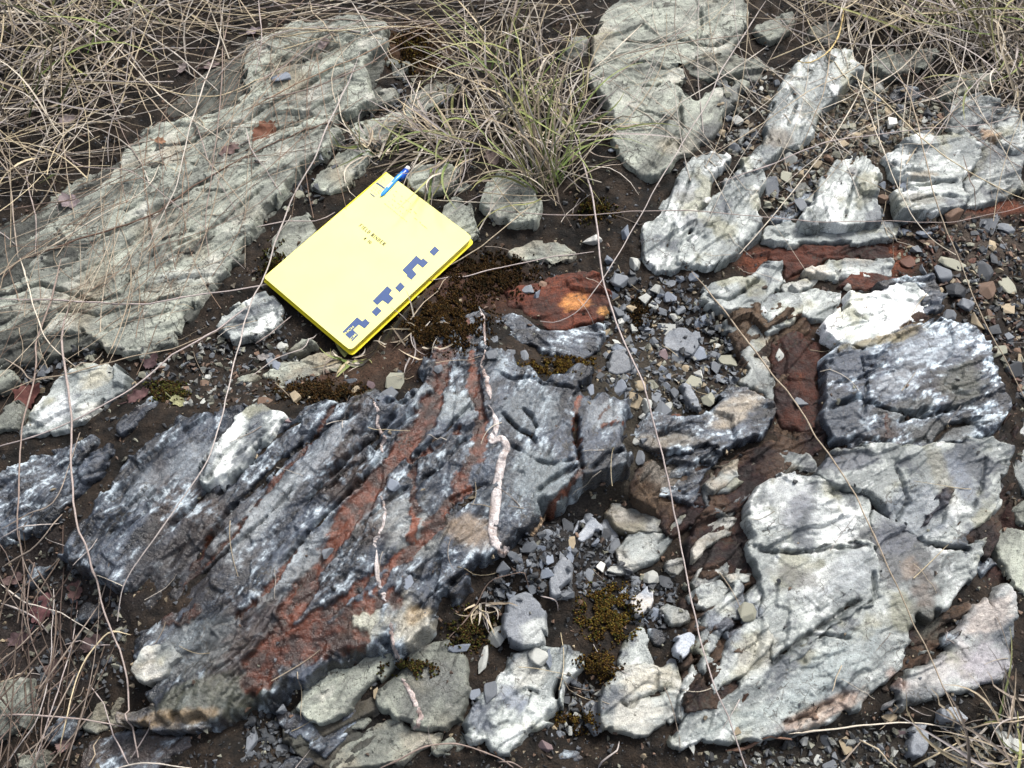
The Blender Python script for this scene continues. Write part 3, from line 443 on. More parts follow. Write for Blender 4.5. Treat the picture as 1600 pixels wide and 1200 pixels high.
SURF = {}
def build_rock(i, name, label, kind, poly, h, ew, ang, amp, o):
    seed = 50 + i * 7; py = np.array(poly, float).mean(0)
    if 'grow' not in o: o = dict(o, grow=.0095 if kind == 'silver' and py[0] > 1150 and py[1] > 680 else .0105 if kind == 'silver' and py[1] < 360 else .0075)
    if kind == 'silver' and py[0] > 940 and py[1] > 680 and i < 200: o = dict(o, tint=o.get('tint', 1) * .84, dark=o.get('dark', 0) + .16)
    if name in ('rock_rib', 'rock_block') and py[1] < 360: h = h + .006; amp = amp * 1.2
    if name == 'folded_outcrop': amp = .0090; ew = .034; h = h + .010; o = dict(o, grow=.0095)
    P = G(poly, h * 0.85)
    lo = P.min(0) - .012; hi = P.max(0) + .012
    xs = np.arange(lo[0], hi[0], RES); ys = np.arange(lo[1], hi[1], RES)
    X, Y = np.meshgrid(xs, ys)
    d = sdf(X, Y, P)
    nb_ = d > -.02; xx, yy = X[nb_], Y[nb_]; d[nb_] += o.get('grow', .005) + .0055 * facets(xx / .026, yy / .026, seed % 9, .6) + .0018 * fbm(xx / .016, yy / .016, seed, 4)
    shp = X.shape; sel = d > -2.6 * RES; flat = np.full(X.size, -1); flat[sel.ravel()] = np.arange(sel.sum()); flat = flat.reshape(shp); keep2 = d > -2 * RES
    X = X[sel]; Y = Y[sel]; d = d[sel]
    S, T = foliation(X, Y, radians(ang), seed)
    R = relief(X, Y, S, T, seed); C = palette(kind, X, Y, S, T, seed, o)
    cx, cy = P.mean(0); g = o.get('tilt', (0, 0))
    Zt = h + g[0] * (X - cx) + g[1] * (Y - cy)
    if o.get('fold'):
        S2, T2 = foliation(X, Y, radians(62), seed + 500); vx = G([(775, 700)], h)[0, 0]
        k = smooth(-.02, .03, X - vx + .25 * (Y - 0.0) * 0)
        R = R * (1 - k) + relief(X, Y, S2, T2, seed + 3) * .42 * k; C = mix(C, palette(kind, X, Y, S2, T2, seed + 3, {'white': .22}), k)
        hump = G([(700, 720)], h)[0]; q = ((X - hump[0]) / .30) ** 2 + ((Y - hump[1]) / .24) ** 2
        Zt = Zt + .030 * np.exp(-q) - .010 + .008 * smooth(.0, .10, X - vx) + .010 * fbm(S / .30, T / .038, seed + 77, 2) * (1 - .6 * k)
    Znom = Zt.copy()
    near = (P[:, 0].min(), P[:, 0].max(), P[:, 1].min(), P[:, 1].max())
    def touches(q, m): return q[:, 0].min() < near[1] + m and q[:, 0].max() > near[0] - m and q[:, 1].min() < near[3] + m and q[:, 1].max() > near[2] - m
    fa = .55 * fbm(S / .022, T / .010, seed + 60, 4) + .25 * fbm(X / .008, Y / .008, seed + 66, 3); fb = (1 + .5 * fbm(S / .012, T / .005, seed + 70, 4))[..., None]
    for c, rr, rot, col, st in PATCH:
        q = G([c], h)
        if not touches(q, .02): continue
        a = radians(rot); u = ((X - q[0, 0]) * cos(a) + (Y - q[0, 1]) * sin(a)) / (rr[0] / 1400); v = (-(X - q[0, 0]) * sin(a) + (Y - q[0, 1]) * cos(a)) / (rr[1] / 1300)
        rad = np.sqrt(u * u + v * v) + fa
        C = mix(C, np.array(col) * fb, min(1, st * 1.2) * (1 - smooth(.55, 1.2, rad)))
    dep = np.zeros(X.shape)
    if kind == 'slate':
        ra = .008 * fbm(S / .035, T / .012, seed + 80, 5, .6) + .0022 * fbm(X / .005, Y / .005, seed + 85, 2); n = fbm(X / .010, Y / .010, seed + 82, 4); n5 = fbm(X / .03, Y / .03, seed + 88, 3)
        for pts, hw, rec, br in RUST:
            q = G(pts, h + .01)
            if not touches(q, .03): continue
            dd, arc = seg_dist(X, Y, q)
            dd = dd + ra
            wv = .78 * hw / 1400 * (.75 + .6 * fbm(arc * 9 + hw, arc * 0 + .5, seed + 81, 2)); m = 1 - smooth(wv * .85, wv * 1.25, dd)
            rc = mix(np.array((.060, .028, .018)), np.array((.180, .066, .034)), smooth(-.35, .4, n + .8 * n5)) * br * .84
            C = mix(C, rc, m * .93); dep = np.maximum(dep, rec / 1000 * m); R = R * (1 - .55 * m)
    Zt = Zt + amp * R - dep
    cw = 1.5 if kind == 'pale' else 1.1; ca = .0030 * fbm(X / .012, Y / .012, seed + 90, 4)
    for pts, wd, dp in CRACKS:
        q = G(pts, h)
        if not touches(q, .01): continue
        dd, arc = seg_dist(X, Y, q)
        dd = np.abs(dd + ca); e = np.exp(-(dd / (.85 * cw * wd / 1000)) ** 2) * smooth(0, .12, arc) * smooth(0, .12, 1 - arc)
        Zt = Zt - 1.7 * dp / 1000 * e
    ew = ew * .55; evar = np.exp(1.1 * fbm(X / .035, Y / .035, seed + 97, 3)); u = np.clip(d / (ew * evar), 0, 1); E = 1 - (1 - u) ** (2.2 + 1.2 * fbm(X / .012, Y / .012, seed + 98, 2)); zb = o.get('zb', -.035)
    Z = zb + (Zt - zb) * E
    Z = np.where(d < 0, zb + d, Z)
    kc = keep2[:-1, :-1] & keep2[1:, :-1] & keep2[:-1, 1:] & keep2[1:, 1:]
    q4 = np.stack([flat[:-1, :-1][kc], flat[:-1, 1:][kc], flat[1:, 1:][kc], flat[1:, :-1][kc]], 1)
    used = np.unique(q4); remap = np.full(X.size, -1); remap[used] = np.arange(len(used))
    org = np.array([cx, cy, 0.0])
    V = np.stack([X.ravel()[used], Y.ravel()[used], Z.ravel()[used]], 1) - org
    me = mesh_np(name, V, remap[q4], np.clip(.45 * (np.maximum(C.reshape(-1, 3)[used], 1e-4) / .45) ** (1.32 if i < 200 or i >= 300 else 1.0), .004, .85), True, [M[kind]])
    ob = link(name, me, None, label, 'rock', None, None, org)
    m2 = d > .0006
    ci = np.round((X[m2] - DX0) / DR).astype(int); ri = np.round((Y[m2] - DY0) / DR).astype(int)
    ok = (ci >= 0) & (ci < NX) & (ri >= 0) & (ri < NY)
    np.maximum.at(ZR, (ri[ok], ci[ok]), Z[m2][ok]); ROCKMASK[ri[ok], ci[ok]] |= (Z[m2][ok] > .004)
    m3 = m2 & (d > .003); ci = np.round((X[m3] - DX0) / DR).astype(int); ri = np.round((Y[m3] - DY0) / DR).astype(int)
    ok = (ci >= 0) & (ci < NX) & (ri >= 0) & (ri < NY); HN[ri[ok], ci[ok]] = Znom[m3][ok]
    SURF[label] = ob
    return ob

# ---- soil: one sheet, fine where we look, stretched to the horizon
def blur(A, sig):
    ky = np.fft.fftfreq(A.shape[0])[:, None]; kx = np.fft.rfftfreq(A.shape[1])[None]
    return np.fft.irfft2(np.fft.rfft2(A) * np.exp(-2 * (np.pi * sig) ** 2 * (kx ** 2 + ky ** 2)), A.shape)
# hollows where the soil lies deeper: centre, radii px, depth m
HOLLOWS = [((905,805),(100,36),.022),((860,860),(110,60),.012),((90,950),(120,100),.020),((770,950),(60,60),.016),((640,1035),(60,26),.018),((440,1140),(90,40),.014),((1400,1175),(240,40),.018),((1545,850),(40,70),.012),((1060,560),(110,90),.004),((1120,920),(50,60),.008),((1240,150),(60,60),.006),((1340,170),(90,80),.006),((900,1110),(50,60),.014),((700,500),(60,40),.004),((1150,820),(40,50),.008),((60,620),(90,30),.008),((1450,990),(60,30),.010),((230,590),(110,30),.006)]
def fill_soil():
    m = (HN > 0).astype(float)
    b1 = blur(HN * m, 14) + 2e-3 * (blur(HN * m, 45) + 1e-4 * .02); w1 = blur(m, 14) + 2e-3 * (blur(m, 45) + 1e-4)
    gx = DX0 + np.arange(NX) * DR; gy = DY0 + np.arange(NY) * DR; X, Y = np.meshgrid(gx, gy)
    z = blur(b1 / w1, 6) - .0115
    for c, rr, dp in HOLLOWS:
        q = G([c], .02)[0]; z -= dp * (1 - smooth(.45, 1.15, np.hypot((X - q[0]) / (rr[0] / 1400), (Y - q[1]) / (rr[1] / 1250)) + .3 * fbm(X / .04, Y / .04, 299, 3)))
    z += .006 * fbm(X / .10, Y / .10, 301, 4) + .0035 * fbm(X / .012, Y / .012, 305, 4) + .003 * (ridged(X / .03, Y / .03, 309, 3) - .4)
    nbp = G([(598,262),(730,368),(557,552),(418,441)], .02); dn = sdf(X, Y, nbp); cap = np.percentile(z[dn > 0], 35)      # the book lies on levelled dirt
    z = z - np.maximum(z - cap, 0) * smooth(-.03, .0, dn)
    SOILR[:] = z
def soil_z(X, Y):
    fx = np.clip((X - DX0) / DR, 0, NX - 1.001); fy = np.clip((Y - DY0) / DR, 0, NY - 1.001)
    i = fx.astype(int); j = fy.astype(int); u = fx - i; v = fy - j
    z = (SOILR[j, i] * (1 - u) + SOILR[j, i + 1] * u) * (1 - v) + (SOILR[j + 1, i] * (1 - u) + SOILR[j + 1, i + 1] * u) * v
    r = np.hypot(np.maximum(np.abs(X) - .9, 0), np.maximum(np.maximum(Y - .8, -.57 - Y), 0))
    return z * (1 - smooth(0, .3, r)) + (.012 + .25 * fbm(X / 3.0, Y / 3.0, 311, 3) * smooth(.3, 4, r)) * smooth(0, .3, r)
# soil colour zones: centre, radii px, colour
ZONES = [((1290,420),(190,34),(.105,.036,.020)), ((1510,348),(110,16),(.11,.038,.022)), ((1240,610),(55,95),(.060,.026,.017)), ((740,470),(110,60),(.035,.016,.010)), ((560,600),(140,40),(.04,.022,.014)), ((1130,850),(60,60),(.045,.022,.016)), ((650,90),(70,60),(.045,.024,.012)), ((1340,210),(150,110),(.06,.05,.036)), ((1240,500),(80,40),(.07,.035,.022)), ((1300,250),(90,60),(.075,.06,.045)), ((1420,1170),(260,40),(.020,.017,.014)), ((1210,260),(60,80),(.055,.04,.03)), ((100,950),(130,120),(.020,.016,.015)), ((1540,850),(50,60),(.035,.018,.016)), ((1500,400),(100,60),(.045,.035,.028)), ((880,840),(110,60),(.014,.013,.013)), ((1000,700),(120,150),(.028,.024,.018))]
def build_soil():
    def axis(a, b, step, far):
        mid = np.arange(a, b, step); g = []; v = step; x = 0
        while x < far: v *= 1.16; x += v; g.append(x)
        g = np.array(g); return np.r_[(a - g)[::-1], mid, b + g]
    xs = axis(-.95, .95, .003, 40); ys = axis(-.6, .85, .003, 40)
    X, Y = np.meshgrid(xs, ys); Z = soil_z(X, Y)
    n = fbm(X / .03, Y / .03, 320, 5, .6); n2 = fbm(X / .008, Y / .008, 326, 4)
    C = mix(np.array((.004, .0035, .003)), np.array((.024, .017, .012)), smooth(-.4, .45, n + .4 * n2))
    for c, rr, col in ZONES:
        q = G([c], 0)[0]; rad = np.hypot((X - q[0]) / (rr[0] / 1400), (Y - q[1]) / (rr[1] / 1250)) + .5 * n + .25 * n2
        C = mix(C, np.array(col) * (1 + .6 * n2)[..., None], .9 * (1 - smooth(.6, 1.15, rad)))
    far = smooth(1.0, 2.5, np.hypot(X, Y)); C = mix(C, np.array((.10, .085, .05)), far * .8)
    idx = np.arange(X.size).reshape(X.shape)
    q4 = np.stack([idx[:-1, :-1].ravel(), idx[:-1, 1:].ravel(), idx[1:, 1:].ravel(), idx[1:, :-1].ravel()], 1)
    link('ground', mesh_np('ground', np.stack([X.ravel(), Y.ravel(), Z.ravel()], 1), q4, np.clip(C.reshape(-1, 3), .003, .6), True, [M['soil']]), kind='structure')
    gx = DX0 + np.arange(NX) * DR; gy = DY0 + np.arange(NY) * DR; GX, GY = np.meshgrid(gx, gy)
    zs = soil_z(GX, GY); ZR[:] = np.maximum(ZR, zs)
    ROCKMASK[:] &= (ZR > zs + .001)
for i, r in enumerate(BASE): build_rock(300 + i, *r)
for i, f in enumerate(FRAGS): frag_rock(i, f)
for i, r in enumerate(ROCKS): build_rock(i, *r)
fill_soil()
build_soil()
def zat(x, y):
    fx = np.clip((np.asarray(x) - DX0) / DR, 0, NX - 1.001); fy = np.clip((np.asarray(y) - DY0) / DR, 0, NY - 1.001)
    i = fx.astype(int); j = fy.astype(int); u = fx - i; v = fy - j
    return (ZR[j, i] * (1 - u) + ZR[j, i + 1] * u) * (1 - v) + (ZR[j + 1, i] * (1 - u) + ZR[j + 1, i + 1] * u) * v
def onrock(x, y):
    return ROCKMASK[np.clip(((y - DY0) / DR).astype(int), 0, NY - 1), np.clip(((x - DX0) / DR).astype(int), 0, NX - 1)]
def S3(pts, lift=0.0):
    """survey points -> points on the built surface (+lift)"""
    pts = np.atleast_2d(np.asarray(pts, float)); z = np.full(len(pts), .02)
    for _ in range(7):
        xy = G(pts, z); z = .5 * z + .5 * (zat(xy[:, 0], xy[:, 1]) + lift)
    xy = G(pts, z); return np.column_stack([xy, z])
# ------------------------------------------------------------------ larger loose stones, lying on the soil
STONES = [
 ('loose_stone', 'largest loose grey stone with a pale lower face, on soil at bottom centre', [(790,945),(800,930),(820,922),(840,930),(850,945),(848,965),(853,985),(855,1005),(840,1014),(815,1013),(798,1003),(788,985),(790,965)], .020, .010, {'tilt':(0,.10)}),
 ('loose_stone', 'long blue-grey slate chip leaning above the largest loose stone', [(862,912),(866,890),(876,872),(886,870),(893,885),(891,905),(878,920),(866,926)], .012, .006, {'tilt':(.08,.05)}),
 ('loose_stone', 'flat wide blue-grey slab in the centre right gravel', [(1036,530),(1045,515),(1070,513),(1090,522),(1094,540),(1080,555),(1055,550),(1038,545)], .012, .005, {}),
 ('loose_stone', 'squarish dark grey stone at the left rim of the centre right gravel', [(950,572),(956,556),(975,552),(990,565),(988,585),(965,590),(952,585)], .012, .005, {'tint':.75}),
 ('loose_stone', 'long oval slate stone at the lower rim of the centre right gravel', [(1063,602),(1070,597),(1082,605),(1094,628),(1092,640),(1080,638),(1068,622)], .013, .005, {}),
 ('loose_stone', 'pale grey squared stone on dark soil below the hollow', [(897,840),(908,820),(922,814),(934,824),(928,838),(910,851),(900,848)], .014, .004, {'tint':1.7}),
 ('loose_stone', 'angular mid-grey stone beside the pale squared stone', [(935,826),(942,818),(952,817),(967,838),(958,848),(945,846)], .012, .004, {'tint':1.2}),
 ('loose_stone', 'elongated dark grey slab stone on the soil between bottom pale rocks', [(913,1104),(925,1096),(940,1102),(943,1125),(935,1140),(925,1128)], .012, .004, {'tint':.8}),
 ('loose_stone', 'smooth oval blue-grey stone on the bottom soil at lower right', [(1419,1162),(1424,1142),(1438,1135),(1453,1140),(1455,1158),(1446,1180),(1434,1188),(1422,1178)], .011, .006, {'tint':1.25}),
 ('loose_stone', 'flat grey stone below the curved lilac slab at lower right', [(1466,1112),(1476,1103),(1490,1102),(1505,1115),(1516,1123),(1505,1130),(1470,1124)], .010, .004, {'tint':1.2}),
 ('loose_stone', 'white tan stone on the rock right of the golden moss', [(1052,1010),(1058,998),(1078,994),(1085,1000),(1075,1018),(1063,1028),(1054,1022)], .014, .004, {'tint':2.2}),
 ('loose_stone', 'pale tan pointed stone beside the golden moss', [(990,945),(995,930),(1010,918),(1014,940),(1008,955),(996,956)], .013, .004, {'tint':1.9,'tan':.6}),
]
PATCH.append(((838,992),(26,20),50,(.36,.38,.37),.95))  # lit lower facet of the largest stone, painted pale
for j, (nm, lb, poly, th, ew, o) in enumerate(STONES):
    c = np.mean(np.array(poly, float), 0); b = float(S3([c])[0, 2]); o = dict(o, zb=b - .012, grow=.0025)
    build_rock(200 + j, nm, lb, 'stone', poly, b + th, ew, 40, .0022, o)

# ------------------------------------------------------------------ quartz veins, parts of the outcrop they run through
def make_vein(parent, name, pts, wid, lift, cols, seed, label=None):
    q = S3(pts); c = catmull(np.column_stack([q[:, :2], np.array(wid)]), max(24, int(len(pts) * 14)))
    xy = c[:, :2]; n = len(xy); tg = np.gradient(xy, axis=0); tg /= np.linalg.norm(tg, axis=1)[:, None] + 1e-9; nr = np.stack([-tg[:, 1], tg[:, 0]], 1)
    K = 9; us = np.linspace(-1, 1, K); s = np.linspace(0, 1, n)
    w = c[:, 2] / 1450 * .41 * (1 + .5 * fbm(s * 14 + seed, s * 0, seed, 3)); w *= np.clip(np.minimum(s, 1 - s) * 14, .35, 1)
    xy = xy + nr * (.0022 * fbm(s * 12 + 3, s * 0 + 1, seed + 5, 3))[:, None]
    PX = xy[:, None, 0] + nr[:, None, 0] * us[None] * w[:, None]; PY = xy[:, None, 1] + nr[:, None, 1] * us[None] * w[:, None]
    zc = zat(xy[:, 0], xy[:, 1]); zc = np.convolve(np.pad(zc, 4, mode='edge'), np.ones(9) / 9, 'valid')
    prof = np.sqrt(np.clip(1 - np.abs(us) ** 5, 0, 1))
    PZ = np.maximum(zat(PX, PY) - .002, zc[:, None] - .006) * .5 + zc[:, None] * .5 - .004 + (lift * .55 + .004) * prof[None] + .0016 * fbm(PX / .005, PY / .005, seed + 8, 3) + .0012 * facets(PX / .009, PY / .009, seed % 9, .8)
    nn = fbm(PX / .009, PY / .009, seed + 11, 4, .6)
    C = mix(np.array(cols[0]), np.array(cols[1]), smooth(-.3, .3, nn)); C = mix(C, np.array(cols[2]), .8 * smooth(.15, .45, fbm(PX / .012, PY / .005, seed + 15, 4)))
    idx = np.arange(n * K).reshape(n, K); F = np.stack([idx[:-1, :-1].ravel(), idx[:-1, 1:].ravel(), idx[1:, 1:].ravel(), idx[1:, :-1].ravel()], 1)
    V = np.stack([PX.ravel(), PY.ravel(), PZ.ravel()], 1) - np.array(parent.location)
    link(name, mesh_np(name, V, F, C.reshape(-1, 3), True, [M['vein']]), parent, label)
FOLD = SURF['large dark folded slate outcrop with rust bands in the centre']
PINK = ((.22, .165, .15), (.48, .42, .40), (.20, .12, .09)); WHITE = ((.32, .28, .27), (.60, .56, .55), (.24, .17, .14)); TAN = ((.22, .15, .09), (.36, .27, .18), (.15, .07, .04))
make_vein(FOLD, 'quartz_vein', [(750,485),(757,510),(758,545),(752,570),(761,595),(766,625)], [9,6,5,6,13,9], .003, PINK, 1, 'thin pinkish quartz vein at the top of the fold')
make_vein(FOLD, 'quartz_vein', [(764,634),(774,655),(772,675),(768,690),(784,686),(791,700),(782,725),(776,760),(773,800),(770,830),(773,848),(784,858),(796,856)], [9,11,12,15,16,18,20,21,21,20,19,17,12], .005, WHITE, 2, 'thick white quartz vein with a kink')
make_vein(FOLD, 'quartz_vein', [(583,624),(591,645),(588,662),(600,680),(596,697),(598,708)], [6,8,8,9,8,5], .003, PINK, 3, 'short wavy pink quartz vein below the notebook')
make_vein(FOLD, 'quartz_vein', [(594,772),(601,798),(595,830),(585,850),(590,880),(590,905),(597,925),(603,940)], [4,6,7,9,9,9,10,9], .003, WHITE, 4, 'white quartz vein crossing the rust bands')
make_vein(FOLD, 'quartz_vein', [(610,972),(612,990),(616,1010),(623,1030)], [7,8,9,8], .003, PINK, 5)
make_vein(FOLD, 'rusty_vein', [(852,802),(845,815),(836,828),(830,838)], [5,6,7,5], .002, TAN, 6)
make_vein(SURF['rounded speckled grey block with a short pink vein at bottom centre'], 'quartz_vein', [(628,1060),(640,1080),(652,1105),(656,1125),(646,1140)], [7,10,11,12,11], .003, PINK, 7)

# ------------------------------------------------------------------ yellow field notebook with pen
def plate(name, outline, z0, z1, mat, parent, smooth_=False):
    n = len(outline); o = np.asarray(outline, float)
    V = np.vstack([np.column_stack([o, np.full(n, z0)]), np.column_stack([o, np.full(n, z1)])])
    me = bpy.data.meshes.new(name)
    fs = [list(range(n - 1, -1, -1)), list(range(n, 2 * n))] + [[i, (i + 1) % n, n + (i + 1) % n, n + i] for i in range(n)]
    me.from_pydata(V.tolist(), [], fs); me.materials.append(mat); me.update()
    return link(name, me, parent)
NBc = [(598,262),(730,368),(557,552),(418,441)]
inner = S3([(598 + a * 132 - b * 180, 262 + a * 106 + b * 179) for a in np.linspace(.05, .95, 9) for b in np.linspace(.05, .95, 9)])
NB_T = .0075; zbase = float(inner[:, 2].max()); ztop = zbase + NB_T
q = G(NBc, ztop); ctr = q.mean(0)
ua = (q[1] - q[0]) + (q[2] - q[3]); ua /= np.linalg.norm(ua); va = np.array([-ua[1], ua[0]])
W2 = .25 * (np.linalg.norm(q[1] - q[0]) + np.linalg.norm(q[2] - q[3])); H2 = .25 * (np.linalg.norm(q[3] - q[0]) + np.linalg.norm(q[2] - q[1]))
NB = link('field_notebook', None, None, 'yellow field notebook with blue checkered scale lying on the rocks', 'notebook', None, None, (*ctr, zbase))
NB.rotation_euler = (0, 0, math.atan2(ua[1], ua[0]))
def nb(pts):                                                       # survey points on the cover -> notebook plane
    g = G(pts, ztop) - ctr; return np.stack([g @ ua, g @ va], 1)
def rrect(w, h, r_right, r_left=.0008, n=6, dx=0, dy=0):
    out = []
    for sx, sy, a0, r in ((1, 1, 0, r_right), (-1, 1, 90, r_left), (-1, -1, 180, r_left), (1, -1, 270, r_right)):
        for k in range(n):
            a = radians(a0 + 90 * k / (n - 1)); out.append((sx * (w - r) + r * cos(a) + dx, sy * (h - r) + r * sin(a) + dy))
    return out
def cover_mat():
    m, t, p = newmat('yellow_cover'); L = t.links.new; tc = nod(t, 'ShaderNodeTexCoord')
    n1 = nod(t, 'ShaderNodeTexNoise', Scale=25, Detail=5); L(tc.outputs['Object'], n1.inputs['Vector'])
    n2 = nod(t, 'ShaderNodeTexNoise', Scale=1500, Detail=3); L(tc.outputs['Object'], n2.inputs['Vector'])
    rgb = nod(t, 'ShaderNodeRGB'); rgb.outputs[0].default_value = (.82, .775, .25, 1)
    c = mult(t, rgb.outputs[0], ramp(t, n1.outputs[0], [(.3, .93), (.7, 1.03)]).outputs[0]); L(c, p.inputs['Base Color'])
    p.inputs['Roughness'].default_value = .42; b = nod(t, 'ShaderNodeBump', Strength=.15, Distance=.0004); L(n2.outputs[0], b.inputs['Height']); L(b.outputs[0], p.inputs['Normal'])
    return m
M['cover'] = cover_mat()
M['edge'] = plain_mat('yellow_edge', (.80, .68, .008), .5, .12, 60)
M['paper'] = plain_mat('page_edges', (.72, .66, .25), .8, .15, 900)
M['blue'] = plain_mat('blue_print', (.022, .058, .175), .55, .08, 500)
M['ink'] = plain_mat('grey_ink', (.012, .012, .01), .7)
M['faint'] = plain_mat('faint_ink', (.13, .12, .07), .7)
M['navy'] = plain_mat('navy_ink', (.05, .08, .16), .7)
plate('back_cover', rrect(W2 + .0015, H2 + .001, .005, dx=.0012, dy=-.0012), 0, .0012, M['edge'], NB)
plate('pages', rrect(W2 - .0012, H2 - .001, .005), .0013, NB_T - .0016, M['paper'], NB)
plate('spine', [(-W2 - .0006, -H2), (-W2 + .0010, -H2), (-W2 + .0010, H2), (-W2 - .0006, H2)], .0002, NB_T - .0003, M['edge'], NB)
# front cover: a sheet with slight warp, rounded free corners and thickness
def front_cover():
    nx, ny = 41, 61; us = np.linspace(-1, 1, nx); vs = np.linspace(-1, 1, ny); U, Vv = np.meshgrid(us, vs); X = U * W2; Y = Vv * H2
    r = .0055; ex = np.maximum(X - (W2 - r), 0); ey = np.maximum(np.abs(Y) - (H2 - r), 0); k = np.hypot(ex, ey); f = np.where(k > r, r / np.maximum(k, 1e-9), 1)
    X = np.where((ex > 0) & (ey > 0), W2 - r + ex * f, X); Y = np.where((ex > 0) & (ey > 0), np.sign(Y) * (H2 - r + ey * f), Y)
    Z = NB_T + cov_dz(X, Y); t = .0009
    N = nx * ny; idx = np.arange(N).reshape(ny, nx); top = np.stack([idx[:-1, :-1].ravel(), idx[:-1, 1:].ravel(), idx[1:, 1:].ravel(), idx[1:, :-1].ravel()], 1)
    rim = np.r_[idx[0, :], idx[1:, -1], idx[-1, -2::-1], idx[-2:0:-1, 0]]; rs = np.stack([rim, rim + N, np.roll(rim, -1) + N, np.roll(rim, -1)], 1)
    V = np.vstack([np.stack([X.ravel(), Y.ravel(), Z.ravel()], 1), np.stack([X.ravel(), Y.ravel(), Z.ravel() - t], 1)])
    return link('front_cover', mesh_np('front_cover', V, np.vstack([top, top[:, ::-1] + N, rs]), None, False, [M['cover']]), NB)
def cov_dz(X, Y):
    return .0006 * np.sin(X / W2 * 2 + 1) * np.sin(Y / H2 * 2.3) + .0010 * np.clip(X / W2, 0, 1) ** 2
FC = front_cover()
PR = .00025
def flat_poly(name, polys, mat, parent, lift=PR):
    """flat printed shapes as thin sheets following the cover"""
    bm = bmesh.new()
    for pl in polys:
        vs = [bm.verts.new((x, y, NB_T + float(cov_dz(x, y)) + lift)) for x, y in pl]
        f = bm.faces.new(vs)
    bm.normal_update()
    for f in bm.faces:
        if f.normal.z < 0: f.normal_flip()
    bmesh.ops.triangulate(bm, faces=bm.faces[:])
    me = bpy.data.meshes.new(name); bm.to_mesh(me); bm.free(); me.materials.append(mat); return link(name, me, parent)
def zq(l): return nb([(520 + x / 6.667, 380 + y / 6.667) for x, y in l])
for l in ([(1063,35),(1112,80),(1055,140),(1005,95)], [(870,132),(922,178),(942,160),(995,207),(940,262),(885,220),(830,278),(875,328),(820,387),(768,345),(775,335),(725,283)], [(705,408),(753,457),(697,515),(648,468)],
          [(567,448),(618,492),(588,535),(635,578),(577,640),(520,598),(463,648),(415,602)], [(460,660),(512,707),(453,767),(403,718)], [(253,770),(307,815),(338,787),(390,832),(333,893),(272,850),(213,905),(268,960),(205,1025),(100,925)]):
    flat_poly('scale_mark', [zq(l)], M['blue'], FC)
def text(name, body, mat, p0, p1, height_px, lift=PR, bold=0.0, sx=1.0):
    """printed lettering running from survey point p0 to p1 along its baseline"""
    cu = bpy.data.curves.new(name, 'FONT'); cu.body = body; cu.size = 1; cu.offset = bold; cu.resolution_u = 3
    to = bpy.data.objects.new(name, cu); COL.objects.link(to)
    me = bpy.data.meshes.new_from_object(to.evaluated_get(bpy.context.evaluated_depsgraph_get()))
    bpy.data.objects.remove(to); bpy.data.curves.remove(cu)
    a, b = nb([p0, p1]); e = b - a; L = np.linalg.norm(e); e /= L; f = np.array([-e[1], e[0]])
    co_ = np.array([v.co[:] for v in me.vertices]); x0, x1 = co_[:, 0].min(), co_[:, 0].max(); hh = height_px / 1450 / .72
    for v, c in zip(me.vertices, co_):
        xy = a + e * ((c[0] - x0) / (x1 - x0) * L) + f * (c[1] * hh); v.co = (xy[0], xy[1], NB_T + float(cov_dz(*xy)) + lift)
    me.name = name; me.materials.clear(); me.materials.append(mat); return link(name, me, FC)
